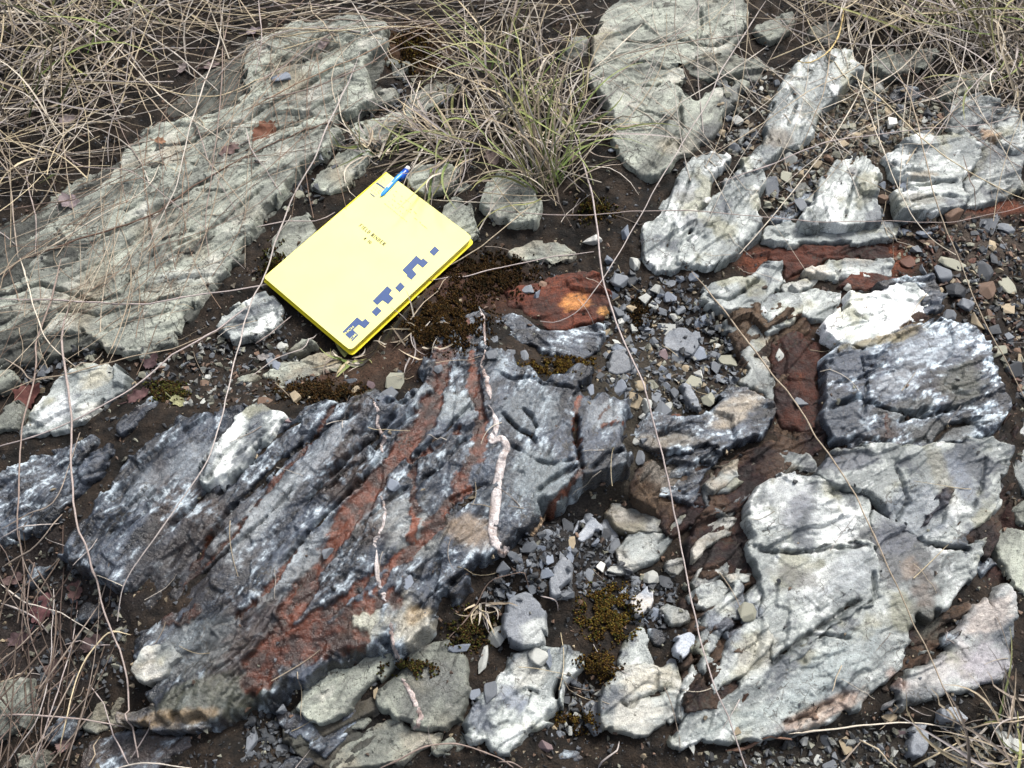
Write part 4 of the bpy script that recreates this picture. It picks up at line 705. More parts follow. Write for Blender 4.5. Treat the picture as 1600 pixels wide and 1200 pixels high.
def serif_text(name, body, mat, p0, p1, height_px, lift=PR):
    """small roman capitals: stems with thin bars and serifs"""
    GL = {'F': [('v',0),('h',0,1,.0),('h',.48,.7,0),('s',0,1)], 'I': [('v',.0),('s',0,2)], 'E': [('v',0),('h',0,1,0),('h',.5,.75,0),('h',1,1,0)], 'L': [('v',0),('h',1,1,0),('s',0,0)], 'D': [('v',0),('bow',0,1)],
          'B': [('v',0),('bow',0,.5),('bow',.5,1)], 'N': [('t',.08),('d',0,0,.8,1),('t',.8),('s',.8,0)], 'R': [('v',0),('bow',0,.52),('d',.3,.5,.85,1)], '#': [('d',.25,1,.4,0),('d',.6,1,.75,0),('h',.35,.95,0),('h',.65,.95,0)], '1': [('v',.25),('s',.25,2)], '0': [('bow2',0,1)]}
    a, b = nb([p0, p1]); e = b - a; L = np.linalg.norm(e); e /= L; f = np.array([-e[1], e[0]]); hh = height_px / 1450
    wds = {'I': .5, ' ': .55, 'N': 1.05, '1': .6, 'L': .85}; tot = sum(wds.get(c, .95) for c in body); u = L / tot; polys = []; x = 0
    def quad(x0, y0, x1, y1, w):                                   # stroke in letter units, y down from cap line
        p = np.array([x0, y0]); r = np.array([x1, y1]); d = r - p; d = d / (np.linalg.norm(d) + 1e-9); n = np.array([-d[1], d[0]]) * w / 2; return [p + n, r + n, r - n, p - n]
    for ch in body:
        wd = .74 if ch in 'I1' else wds.get(ch, .95) * .78
        for st in GL.get(ch, []):
            k = st[0]; Q = []
            if k == 'v': Q = [quad(st[1] + .1, 0, st[1] + .1, 1, .26)]
            elif k == 't': Q = [quad(st[1], 0, st[1], 1, .16)]
            elif k == 'h': Q = [quad(.1, st[1] * .93 + .035, .1 + .62 * st[2], st[1] * .93 + .035, .17)]
            elif k == 'd': Q = [quad(st[1], st[2], st[3], st[4], .24)]
            elif k == 's': Q = [quad(st[1] - .06, .97, st[1] + .26, .97, .07), quad(st[1] - .06, .03, st[1] + .26, .03, .07)]
            elif k in ('bow', 'bow2'):
                y0, y1 = st[1], st[2]; cy = (y0 + y1) / 2; ry = (y1 - y0) / 2 - .04; an = np.linspace(-90, 90 if k == 'bow' else 270, 9)
                cxx = .12 if k == 'bow' else .4; rx = .62 if k == 'bow' else .34
                for g, h2 in zip(an[:-1], an[1:]):
                    A, B = radians(g), radians(h2); Q.append(quad(cxx + rx * cos(A), cy + ry * sin(A), cxx + rx * cos(B), cy + ry * sin(B), .12 + .18 * abs(cos((A + B) / 2))))
            for qd in Q: polys.append([a + e * ((x + p[0] * wd) * u) + f * ((1 - p[1]) * hh) for p in qd])
        x += wds.get(ch, .95)
    return flat_poly(name, polys, mat, FC, lift)
serif_text('cover_title', 'FIELD BINDER', M['ink'], (560.5,353.5), (600.5,385.5), 6.6)
serif_text('cover_number', '# 10', M['ink'], (567.5,373.5), (579.5,382.5), 5.4)
text('scale_lettering', 'INCH', M['cover'], (539.5,523.5), (553.7,511.8), 4.2, PR * 2, .01)
text('scale_lettering', 'CM', M['cover'], (549.2,532.3), (557.6,524.0), 4.2, PR * 2, .01)
def stroke_px(pts, w):
    g = nb(pts); out = []
    for a, b in zip(g[:-1], g[1:]):
        d = b - a; d = d / (np.linalg.norm(d) + 1e-9); n = np.array([-d[1], d[0]]) * w / 2900; out.append([a + n, b + n, b - n, a - n])
    return out
rr = random.Random(5); pl = []
for (x0, y0, x1, y1, gaps) in ((618,299,643,320,.4),(614,304,652,335,.55),(610,309,642,334,.5),(607,315,632,336,.5),(601,318,642,352,.35),(648,341,668,358,.4)):
    L = math.hypot(x1 - x0, y1 - y0); s = 0
    while s < L - 2:
        l = rr.uniform(.8, 3.2)
        if rr.random() > gaps * .7:
            a = s / L; b = min(1, (s + l) / L); j = rr.uniform(-.5, .5); pl += stroke_px([(x0 + (x1 - x0) * a + j, y0 + (y1 - y0) * a - j), (x0 + (x1 - x0) * b, y0 + (y1 - y0) * b - j * rr.uniform(.5, 2))], rr.uniform(.7, 1.2))
        s += l + rr.uniform(.4, 2.2)
flat_poly('handwriting', pl, M['faint'], FC)
flat_poly('cover_logo', stroke_px([(588,285.2),(601,294.2)], 3.4) + stroke_px([(578.5,302),(585.3,307.4)], 2.2), M['navy'], FC)
pl = stroke_px([(592,279),(597,276),(601,280),(600,283)], .5) + stroke_px([(595,285),(597,281)], .5)
for (x, y) in ((583,293),(586,296),(590,299),(588,293),(592,297),(580,297),(584,301),(587,303),(591,301),(594,299)): pl += stroke_px([(x, y), (x + 1.6, y + 1.2)], .8)
flat_poly('logo_small_print', pl, M['faint'], FC)

def in_nb(x, y, m=.0):
    gx_ = np.asarray(x) - ctr[0]; gy_ = np.asarray(y) - ctr[1]
    return (np.abs(gx_ * ua[0] + gy_ * ua[1]) < W2 + m) & (np.abs(gx_ * va[0] + gy_ * va[1]) < H2 + m)
# pen clipped over the top edge
M['pen'] = plain_mat('blue_plastic', (.02, .24, .78), .28, .03); M['pen_dark'] = plain_mat('dark_blue_plastic', (.008, .07, .40), .22, .03); M['white_plastic'] = plain_mat('white_rubber', (.82, .83, .84), .5, .04); M['pen_print'] = plain_mat('white_print', (.60, .72, .90), .5, .05)
pp = nb([(595.5,307),(622,276),(634,264.5)]); tip, edge, end = pp
ax = end - tip; plen = np.linalg.norm(ax); ax /= plen
PEN = link('pen', None, None, 'blue pen with white end clipped over the top edge of the notebook', 'pen', None, None, None)
mw = Matrix.Translation((*ctr, zbase)) @ Matrix.Rotation(math.atan2(ua[1], ua[0]), 4, 'Z') @ Matrix.Translation((*tip, NB_T)) @ Matrix.Rotation(math.atan2(ax[1], ax[0]), 4, 'Z')
PEN.matrix_world = mw
def revolve(name, prof, mat, parent, z=0.0, y=0.0, n=20, smooth_=True):
    V = []; F = []
    for (x, r) in prof:
        for k in range(n):
            a = 2 * math.pi * k / n; V.append((x, y + r * cos(a), z + r * sin(a)))
    for i in range(len(prof) - 1):
        for k in range(n): F.append((i * n + k, i * n + (k + 1) % n, (i + 1) * n + (k + 1) % n, (i + 1) * n + k))
    return link(name, mesh_np(name, np.array(V), np.array(F), None, smooth_, [mat]), parent)
el = float(np.linalg.norm(edge - tip)); zb_ = -.0030
revolve('barrel', [(-.085, .0001), (-.084, .0012), (-.072, .0032), (el + .001, .0033), (el + .001, .0001)], M['pen_dark'], PEN, zb_ - .0012)
revolve('cap', [(el + .0005, .0001), (el + .0006, .0042), (el + .003, .0046), (plen - .002, .0046), (plen + .0005, .0040), (plen + .0006, .0001)], M['pen_dark'], PEN, zb_, .0 - .0006)
revolve('button', [(plen + .0003, .0001), (plen + .0004, .0030), (plen + .0042, .0030), (plen + .0056, .0024), (plen + .006, .0001)], M['white_plastic'], PEN, zb_ + .001)
def clip_mesh():
    xs = np.r_[0, .0006, .0018, .004, np.linspace(.007, el, 8), el + .002, plen - .001, plen + .0008]; V = []; F = []
    prof = [(-1, 0), (-.85, .6), (-.4, 1), (.4, 1), (.85, .6), (1, 0)]
    for x in xs:
        w = .0026 * min(1, .35 + x / .006) * (1 + .15 * x / plen); zb0 = .0006 if x < el - .004 else .0006 - .0012 * (x - el + .004) / .008; t = .0020 + .0006 * min(1, x / .02)
        for (y, zz) in prof: V.append((x, y * w, zb0 + zz * t))
    K = len(prof)
    for i in range(len(xs) - 1):
        for k in range(K): F.append((i * K + k, (i + 1) * K + k, (i + 1) * K + (k + 1) % K, i * K + (k + 1) % K))
    me = bpy.data.meshes.new('clip'); me.from_pydata(V, [], F + [list(range(K - 1, -1, -1)), list(range((len(xs) - 1) * K, len(xs) * K))][::1]); me.materials.append(M['pen'])
    me.polygons.foreach_set('use_smooth', np.ones(len(me.polygons), bool)); return link('clip', me, PEN)
CL = clip_mesh()
me = bpy.data.meshes.new('clip_print'); Vp = []; Fp = []
for (a, b, y) in ((.0135, .0225, .0),):
    for k, x in enumerate(np.linspace(a, b, 10)):
        Vp += [(x, -.0010, .0006 + .0027), (x, .0010, .0006 + .0027)]
    Fp += [(2 * i, 2 * i + 2, 2 * i + 3, 2 * i + 1) for i in range(9)]
me.from_pydata(Vp, [], Fp); me.materials.append(M['pen_print']); link('clip_print', me, CL)

# ------------------------------------------------------------------ pebbles and gravel
def hull_mesh(seed, npts, flat):
    r = random.Random(seed); bm = bmesh.new()
    for _ in range(npts):
        v = Vector((r.gauss(0, 1), r.gauss(0, 1), r.gauss(0, 1))).normalized(); k = max(abs(v.x) ** 1, abs(v.y), abs(v.z)) ** .5
        bm.verts.new((v.x / k * r.uniform(.8, 1.1) * .5, v.y / k * r.uniform(.8, 1.1) * .5, max(-.5, min(.5, v.z / k * .7)) * flat))
    bmesh.ops.convex_hull(bm, input=bm.verts[:]); bmesh.ops.delete(bm, geom=[v for v in bm.verts if not v.link_faces], context='VERTS')
    bmesh.ops.dissolve_limit(bm, angle_limit=radians(14), verts=bm.verts[:], edges=bm.edges[:])
    bmesh.ops.bevel(bm, geom=bm.edges[:], offset=.03, segments=1, affect='EDGES', clamp_overlap=True) if npts > 12 else None
    bmesh.ops.triangulate(bm, faces=bm.faces[:]); bm.normal_update()
    me = bpy.data.meshes.new('pebble'); bm.to_mesh(me); bm.free(); return me
PEBM = [hull_mesh(900 + k, 11 + k % 7, random.Random(k).choice([.35, .45, .6, .75])) for k in range(22)]
PC = {'grey': (.125, .138, .155), 'dark': (.045, .050, .057), 'blue': (.155, .178, .215), 'light': (.33, .34, .32), 'white': (.62, .62, .58), 'tan': (.30, .245, .165), 'olive': (.235, .235, .185), 'brown': (.15, .095, .065), 'rust': (.11, .05, .034), 'purple': (.17, .125, .13)}
PM = {k: plain_mat(k + '_pebble', c, .6, .3, 260, .5, .4, .22) for k, c in PC.items()}
for m in PEBM: m.materials.append(PM['grey'])
PEBN = [0]
def pebble(x, y, w_, h_, ang, col, label, group=None, k=None, cat='pebble', sink=.30, tiltmax=14):
    """w_, h_ in survey pixels"""
    i = PEBN[0]; PEBN[0] += 1; r = random.Random(4000 + i); p = S3([(x, y)])[0]
    me = PEBM[(i * 7 + 3) % len(PEBM) if k is None else k]
    o = bpy.data.objects.new('pebble', me); COL.objects.link(o)
    sx, sy = w_ / 1420, h_ / 1300; sz = min(sx, sy) * r.uniform(.75, 1.1)
    o.scale = (sx, sy, sz); o.rotation_euler = (radians(r.uniform(-tiltmax, tiltmax)), radians(r.uniform(-tiltmax, tiltmax)), radians(ang)); zh = (me.vertices and max(v.co.z for v in me.vertices)) * sz
    o.location = (p[0], p[1], p[2] + zh * (1 - sink * 1.6)); o.material_slots[0].link = 'OBJECT'; o.material_slots[0].material = PM[col]
    o['label'] = label; o['category'] = cat
    if group: o['group'] = group
    return (p[0], p[1], max(sx, sy) * .5)
TAKEN = []
NAMED = [
 (968,608,25,28,20,'blue','small squarish blue-grey pebble below the squarish dark stone'),(1137,563,38,26,-15,'olive','olive oval pebble at the right end of the centre gravel'),(1091,587,21,15,-10,'white','bright white pebble in the centre right gravel'),(1058,560,32,24,35,'grey','long grey pebble just under the flat wide gravel slab'),(990,415,25,28,40,'light','pale angular pebble at the top of the centre right gravel'),(1007,470,24,19,20,'light','pale wide pebble in the upper centre right gravel'),
 (963,464,28,20,-20,'blue','blue-grey pebble at the upper left of the centre gravel'),(1046,442,24,14,-25,'grey','dark flat chip near the top of the centre gravel'),(1038,555,20,18,0,'purple','brownish pebble left of the flat wide gravel slab'),(970,503,12,10,0,'white','small white pebble beside the long stem in the gravel'),(1054,617,16,20,0,'grey','upright grey chip left of the long oval slate stone'),(1115,619,20,14,-10,'grey','grey pebble right of the long oval slate stone'),(1128,592,20,24,40,'grey','dark leaning pebble near the right gravel tip'),(1145,596,14,18,10,'grey','blue pebble at the right gravel tip'),
 (1057,653,20,12,0,'rust','red-brown chip at the bottom of the centre gravel'),(999,715,16,24,5,'grey','pointed grey chip on the slate step'),(993,690,12,12,0,'light','round pale pebble on the slate step'),(1006,690,14,10,-20,'grey','small grey pebble on the slate step'),(923,608,12,20,10,'blue','upright blue chip left of the centre gravel'),(818,558,18,22,0,'grey','rounded grey pebble above the folded slate'),(798,552,16,12,-20,'grey','small grey pebble beside the slate lip'),(768,556,20,18,0,'grey','grey pebble beside the thin pink vein'),(772,533,14,18,0,'grey','dark upright pebble beside the thin pink vein'),
 (825,452,26,18,-10,'grey','grey pebble on the left part of the rust-red rock'),(838,460,14,18,-45,'blue','slim blue chip on the rust-red rock'),(848,445,14,14,0,'brown','brown pebble on the rust-red rock'),(925,377,40,20,-8,'white','white oval pebble right below the grass tuft'),
 (610,620,27,28,15,'grey','angular grey stone below the notebook, right of three'),(583,602,20,19,0,'purple','small pinkish pebble below the notebook'),(618,596,32,26,0,'olive','greyish wide pebble under the notebook lower corner'),(560,613,22,18,20,'tan','tan pebble below the notebook lower corner'),(552,598,22,12,0,'grey','flat grey pebble below the notebook lower corner'),(463,624,19,22,0,'tan','upright tan pebble left below the notebook'),(415,628,26,18,0,'brown','brown pebble left of the upright tan pebble'),(451,657,15,10,0,'purple','small pink pebble on the pale ridge end'),
 (432,571,14,20,10,'blue','small blue-grey pebble in dirt left below the notebook'),(442,543,20,16,-30,'light','pale pebble in dirt near the notebook left corner'),(422,557,14,12,0,'grey','round dark pebble near the notebook left corner'),
 (615,757,19,20,20,'blue','lone blue-grey chip on the dark outcrop beside the rust band'),(513,866,19,18,-20,'grey','lone grey chip on the rust band of the outcrop'),(636,910,23,19,35,'blue','lone blue-grey pebble low on the outcrop'),(525,880,18,12,20,'grey','flat dark chip next to the lone grey chip'),(685,578,14,14,0,'grey','grey pebble on the rusty top of the outcrop'),
 (440,123,38,22,30,'blue','pale blue flat chip on the upper left slab'),(694,158,20,12,20,'blue','blue-white pebble left of the grass tuft'),(955,235,14,10,30,'blue','small blue chip right of the grass tuft'),(975,365,24,26,-30,'blue','blue-grey wedge pebble below the grass tuft'),
 (857,836,22,17,-10,'grey','grey pebble left of the pale squared stone'),(965,891,40,20,-18,'light','long grey-white stone right of the long slate chip'),(939,887,16,16,30,'white','small white wedge on the soil above the moss'),(873,838,11,12,0,'light','small round pale pebble near the hollow'),(892,848,16,18,0,'tan','tan pebble beside the pale squared stone'),(891,867,16,24,5,'blue','upright blue pebble above the long slate chip'),(853,897,24,14,0,'blue','flat blue pebble left of the long slate chip'),(883,930,34,14,8,'grey','flat dark slab pebble below the long slate chip'),
 (1027,961,22,22,20,'blue','blue-grey pebble right of the golden moss'),(1050,1035,18,28,-10,'grey','upright grey pebble below the white tan stone'),(995,911,18,26,5,'grey','dark upright pebble above the pale pointed stone'),(1017,904,24,20,10,'light','pale grey pebble above the pale pointed stone'),(1166,957,27,28,0,'olive','round grey pebble in the cleft left of the lower right slab'),(841,1025,27,27,20,'light','pale round pebble under the largest loose stone'),(858,1030,14,26,10,'blue','slim blue pebble under the largest loose stone'),(717,1012,36,12,0,'blue','slim blue-grey flake on the mossy soil at bottom centre'),(755,1030,14,38,-12,'light','long pale splinter left of the largest loose stone'),(778,995,30,30,0,'light','pale wedge tucked against the largest loose stone'),
 (742,1086,18,18,0,'blue','round blue-grey pebble at bottom centre'),(767,1081,19,30,5,'grey','oval dark pebble at bottom centre'),(588,1083,10,16,0,'tan','tan pebble in the wet crack at bottom centre'),(850,1168,24,20,20,'purple','purplish white pebble near the bottom edge'),(441,1175,18,26,15,'grey','grey chip standing near the bottom edge at left'),(440,1108,16,14,0,'grey','small grey chip below the rusty outcrop end'),(393,1160,16,34,-5,'grey','upright slate splinter near the bottom edge at left'),
 (1410,1145,28,20,15,'purple','pinkish flat chip below the lower right slab'),(1320,1165,20,20,30,'tan','small tan stone on the bottom soil'),(1082,1165,11,22,0,'light','upright pale chip under the big slab foot'),(1150,1142,14,12,0,'tan','small tan chip at the big slab foot'),(1390,1122,26,14,10,'tan','pinkish chip at the slab corner, lower right'),(1575,1150,34,46,30,'light','pale flat stone in the lower right corner grass'),
 (1250,628,22,20,10,'grey','grey chip lying on the brown crusted rock'),(1218,556,14,22,-20,'light','white sliver on the dusty rock beside brown crust'),(1492,457,30,30,0,'dark','dark angular stone left in the right gravel'),(1482,494,22,21,0,'grey','blue-grey stone above the large slate block'),(1507,478,25,24,20,'grey','purplish grey stone in the right gravel'),(1525,505,24,30,35,'tan','tan pebble right of the large slate block top'),(1487,412,52,24,-25,'olive','long olive stone in the right gravel'),(1535,425,30,36,20,'dark','dark pointed stone in the right gravel'),(1540,456,30,32,0,'brown','brown stone in the right gravel'),(1572,448,24,40,15,'olive','upright olive stone at the right edge gravel'),(1560,550,28,22,0,'olive','olive pebble at the lower end of the right gravel'),(1420,410,36,24,10,'rust','red-brown stone above the grey flake'),(1440,425,16,22,0,'grey','upright grey chip above the grey flake'),(1270,443,22,14,20,'light','pale pebble on the rusty band'),(1322,450,16,14,0,'light','round pale pebble above the white flake'),
 (1391,195,22,26,-25,'white','whitish leaning pebble in the upper right gravel'),(1310,242,24,20,0,'olive','olive block pebble right of the tall pale rib'),(1205,293,30,38,10,'grey','grey upright stone between the upper right ribs'),(1380,292,17,17,0,'blue','blue chip left of the rounded white block'),(1412,294,17,18,20,'blue','blue angular chip touching the rounded white block'),(1381,313,28,17,-5,'brown','brown oval pebble left of the rounded white block'),(1375,333,18,18,0,'grey','grey pebble below the brown oval pebble'),(1443,364,30,24,15,'blue','blue-grey wedge stone in the rusty strip at right'),(1415,364,18,16,0,'blue','small blue stone in the rusty strip at right'),(1570,360,32,22,-15,'grey','grey stone in the rusty strip at the right edge'),(1105,313,15,10,30,'white','small white chip between the two left ribs'),(1152,190,22,20,0,'light','pale pebble right of the smooth pale block'),(1450,180,24,22,30,'dark','dark pebble in the upper right gravel'),(1445,208,26,16,0,'grey','flat grey pebble above the rounded white block'),
]
for n in NAMED: TAKEN.append(pebble(*n[:6], n[6], None))
POCKETS = [  # outline, individual pebbles, small gravel, size range px, colours, label
 ([(945,400),(1010,440),(1080,430),(1100,470),(1135,505),(1160,560),(1170,600),(1130,615),(1105,640),(1060,648),(1005,655),(985,625),(930,600),(945,560),(940,510),(955,480),(950,440)],60,520,(14,34),['grey','blue','grey','dark','light','grey','olive','tan','blue'],'chip in the loose gravel pocket right of centre'),
 ([(1290,165),(1340,110),(1470,160),(1485,205),(1390,235),(1300,250),(1270,320),(1195,330),(1190,280),(1240,235)],44,800,(13,32),['olive','tan','brown','tan','olive','light','grey'],'pebble in the upper right gravel'),
 ([(1120,130),(1230,100),(1200,205),(1165,245),(1128,240),(1108,230)],14,170,(12,26),['olive','grey','light','dark','tan'],'pebble between the smooth pale block and the tall rib'),
 ([(1398,345),(1610,335),(1610,640),(1575,590),(1550,540),(1520,498),(1472,470),(1465,430),(1400,400)],36,380,(14,36),['grey','olive','brown','dark','tan','grey','rust'],'pebble in the gravel at the right edge'),
 ([(830,815),(960,805),(965,860),(1000,900),(1060,910),(1050,985),(1000,980),(900,925),(850,930),(780,950),(750,930),(800,870)],24,360,(12,28),['grey','dark','blue','dark','grey'],'chip on soil below the central hollow'),
 ([(1100,1172),(1350,1140),(1500,1130),(1610,1105),(1610,1210),(1100,1210)],8,260,(12,24),['grey','olive','dark','light'],'pebble on the dark soil along the bottom right'),
 ([(220,570),(400,500),(440,520),(470,560),(560,590),(400,635),(330,640),(230,620)],22,260,(11,24),['grey','dark','olive','brown','light'],'pebble in the dirt strip left of the notebook'),
 ([(80,530),(150,520),(165,550),(30,620),(20,580)],6,70,(10,18),['dark','grey','olive'],'pebble in the hollow under the left slab'),
 ([(380,1110),(465,1125),(500,1190),(380,1205)],6,80,(10,18),['dark','grey'],'chip at the bottom left of centre'),
 ([(440,330),(480,250),(560,180),(640,90),(665,150),(600,240),(500,320)],10,150,(10,18),['grey','dark','olive'],'pebble in the cleft above the notebook'),
 ([(870,1060),(940,1060),(945,1140),(870,1150)],5,60,(9,16),['grey','dark','light'],'pebble on soil between the bottom pale rocks'),
 ([(60,860),(140,890),(200,960),(190,1060),(60,1100),(20,900)],6,130,(10,18),['dark','grey','olive'],'chip in the lower left hollow'),
]
CW = {'grey': 'mid-grey', 'dark': 'near-black', 'blue': 'blue-grey', 'light': 'pale grey', 'tan': 'tan', 'olive': 'olive-grey', 'brown': 'brown', 'rust': 'rust-red', 'white': 'white', 'purple': 'purplish'}
def plabel(lb, c, s):
    size = 'larger' if s > 22 else 'small' if s > 16 else 'tiny'; t = f'{size} {CW[c]} {lb}'; return t, t
rg = np.random.default_rng(77)
def in_pocket(poly, n):
    P = np.array(poly, float); lo, hi = P.min(0), P.max(0); out = []
    while len(out) < n:
        c = lo + rg.random((n * 3, 2)) * (hi - lo); out += list(c[inside(c[:, 0], c[:, 1], P)])
    return np.array(out[:n])
SMALL = []
for pi, (poly, ni, ns, sz, cols, lb) in enumerate(POCKETS):
    cand = in_pocket(poly, ni * 30); k = 0; w3 = S3(cand)
    for c, p in zip(cand, w3):
        if k >= ni: break
        s = sz[0] + (sz[1] - sz[0]) * rg.random() ** 1.6; r = s / 2900
        if onrock(p[0:1], p[1:2])[0] and rg.random() > .12: continue
        if any((p[0] - t[0]) ** 2 + (p[1] - t[1]) ** 2 < (.75 * (r + t[2])) ** 2 for t in TAKEN): continue
        cn = cols[rg.integers(len(cols))]; TAKEN.append(pebble(c[0], c[1], s, s * rg.uniform(.6, 1.0), rg.uniform(0, 180), cn, *plabel(lb, cn, s), tiltmax=25)); k += 1
    for c in in_pocket(poly, int(ns * 1.8)): SMALL.append((c, rg.uniform(4, 10) if rg.random() < .6 else rg.uniform(8, 16), cols[rg.integers(len(cols))]))
# crumbs over all the open soil
crumb = np.column_stack([rg.uniform(-60, 1660, 22000), rg.uniform(-60, 1240, 22000)])
allc = ['dark', 'brown', 'grey', 'dark', 'olive', 'tan', 'dark', 'brown']
for c in crumb: SMALL.append((c, 2 + 9 * rg.random() ** 3, allc[rg.integers(8)]))
def small_gravel():
    tm = []
    for k in range(10):
        me = hull_mesh(300 + k, 8, .7); v = np.array([x.co[:] for x in me.vertices]); f = np.array([p.vertices[:] for p in me.polygons]); tm.append((v, f)); bpy.data.meshes.remove(me)
    P = S3(np.array([s[0] for s in SMALL])); rock = onrock(P[:, 0], P[:, 1]); VV = []; FF = []; CC = []; off = 0
    for i, (c, s, col) in enumerate(SMALL):
        if (rock[i] and rg.random() > .03) or in_nb(P[i, 0], P[i, 1]): continue
        v, f = tm[i % 10]; a = rg.uniform(0, 6.28); sx = s / 1420; sc = np.array([sx, sx * rg.uniform(.6, 1), sx * rg.uniform(.6, 1)])
        tx, ty = rg.uniform(-.5, .5, 2); v = v * sc; v = v @ np.array([[1, 0, tx], [0, 1, ty], [-tx, -ty, 1]]).T
        v = np.stack([v[:, 0] * cos(a) - v[:, 1] * sin(a), v[:, 0] * sin(a) + v[:, 1] * cos(a), v[:, 2]], 1) + P[i] + [0, 0, sx * .12]
        VV.append(v); FF.append(f + off); off += len(v); CC.append(np.tile(np.array(PC[col]) * (.2 + .8 * rg.random() ** 1.3), (len(v), 1)))
    me = mesh_np('gravel', np.vstack(VV), np.vstack(FF), np.vstack(CC), False, [M['stone']])
    link('gravel', me, None, 'fine loose gravel and crumbs between the rocks', 'gravel', kind='stuff')
small_gravel()
# ------------------------------------------------------------------ stems, grass, leaves, moss
DRY = [(.42, .35, .25), (.52, .465, .38), (.30, .245, .18), (.45, .41, .36), (.26, .215, .175), (.50, .42, .28), (.37, .33, .31)]
TWIG = [(.22, .17, .145), (.29, .24, .22), (.15, .11, .09), (.35, .30, .285)]
GREEN = [(.13, .20, .045), (.18, .24, .07), (.10, .16, .04), (.27, .29, .10)]
def tube(P, R, col, sides=5):
    """P (n,3), R (n,) -> verts, quads, colours"""
    n = len(P); t = np.gradient(P, axis=0); t /= np.linalg.norm(t, axis=1)[:, None] + 1e-9
    up = np.array([.13, .21, .97]); a = np.cross(t, up); a /= np.linalg.norm(a, axis=1)[:, None] + 1e-9; b = np.cross(a, t)
    an = np.arange(sides) * 2 * np.pi / sides
    V = P[:, None] + R[:, None, None] * (a[:, None] * np.cos(an)[None, :, None] + b[:, None] * np.sin(an)[None, :, None])
    idx = np.arange(n * sides).reshape(n, sides); nx = np.roll(idx, -1, 1)
    F = np.stack([idx[:-1].ravel(), nx[:-1].ravel(), nx[1:].ravel(), idx[1:].ravel()], 1)
    C = np.broadcast_to(np.asarray(col, float).reshape(-1, 1, 3) if np.ndim(col) > 1 else np.asarray(col, float), (n, sides, 3)).reshape(-1, 3)
    return V.reshape(-1, 3), F, C
STN = [0]
def stem(pts, wpx, label, lift=(.008, .03), cols=DRY, group=None, name='dry_grass_stem', cat='grass stem', nodes=True):
    i = STN[0]; STN[0] += 1; r = np.random.default_rng(600 + i); pts = np.array(pts, float)
    L = np.linalg.norm(np.diff(pts, axis=0), axis=1).sum(); n = max(10, int(L / 9))
    lift = (lift[0] * .5, lift[1] * .6); hh = np.interp(np.linspace(0, 1, len(pts)), [0, .15, .5, .85, 1], [lift[0], .6 * lift[1], lift[1], .6 * lift[1], lift[0]])
    q = S3(pts, 0.0); base = q[:, 2]; top = np.maximum(base, np.convolve(np.pad(base, 1, mode='edge'), np.ones(3) / 3, 'valid'))
    z = top + hh; xy = G(pts, z); P = catmull(np.column_stack([xy, z]), n)
    s = np.linspace(0, 1, n); wob = .0016 * np.stack([fbm(s * L / 60 + i, s * 0, 700 + i % 5, 2), fbm(s * L / 60 + i, s * 0 + 4, 710 + i % 5, 2), .6 * fbm(s * L / 50 + i, s * 0 + 9, 720 + i % 5, 2)], 1)
    kn = np.arange(0, 1.0001, 1 / max(3, round(L / 75))); kx = np.stack([np.interp(s, kn, r.normal(0, .0022, len(kn))) for _ in range(2)] + [np.interp(s, kn, r.normal(0, .001, len(kn)))], 1)
    P = P + wob + kx; g = zat(P[:, 0], P[:, 1]); P[:, 2] = np.maximum(P[:, 2], g + .0008)
    R = .54 * wpx / 2900 * (1 - .45 * s) * np.clip(.35 + s * 7, 0, 1) * (1 + .12 * fbm(s * L / 25, s * 0, 730, 2))
    if nodes:
        for k in np.arange(.12 + .1 * r.random(), 1, .22): R = R * (1 + .5 * np.exp(-((s - k) * L / 3.5) ** 2))
    c = np.array(cols[r.integers(len(cols))]); C = c[None] * (1 + .25 * fbm(s * L / 30, s * 0 + i, 740, 3))[:, None]
    V, F, CC = tube(P, R, C, 6); o0 = P[0].copy()
    return link(name, mesh_np(name, V - o0, F, CC, True, [M['grass']]), None, label, cat, group, None, o0)
U = 'thin dry grass stems lying across the upper left slabs'; UR = 'thin dry stems fanning over the upper right rocks'; LL = 'thin dry twigs in the lower left corner'; TP = 'dry stems lying along the top edge'
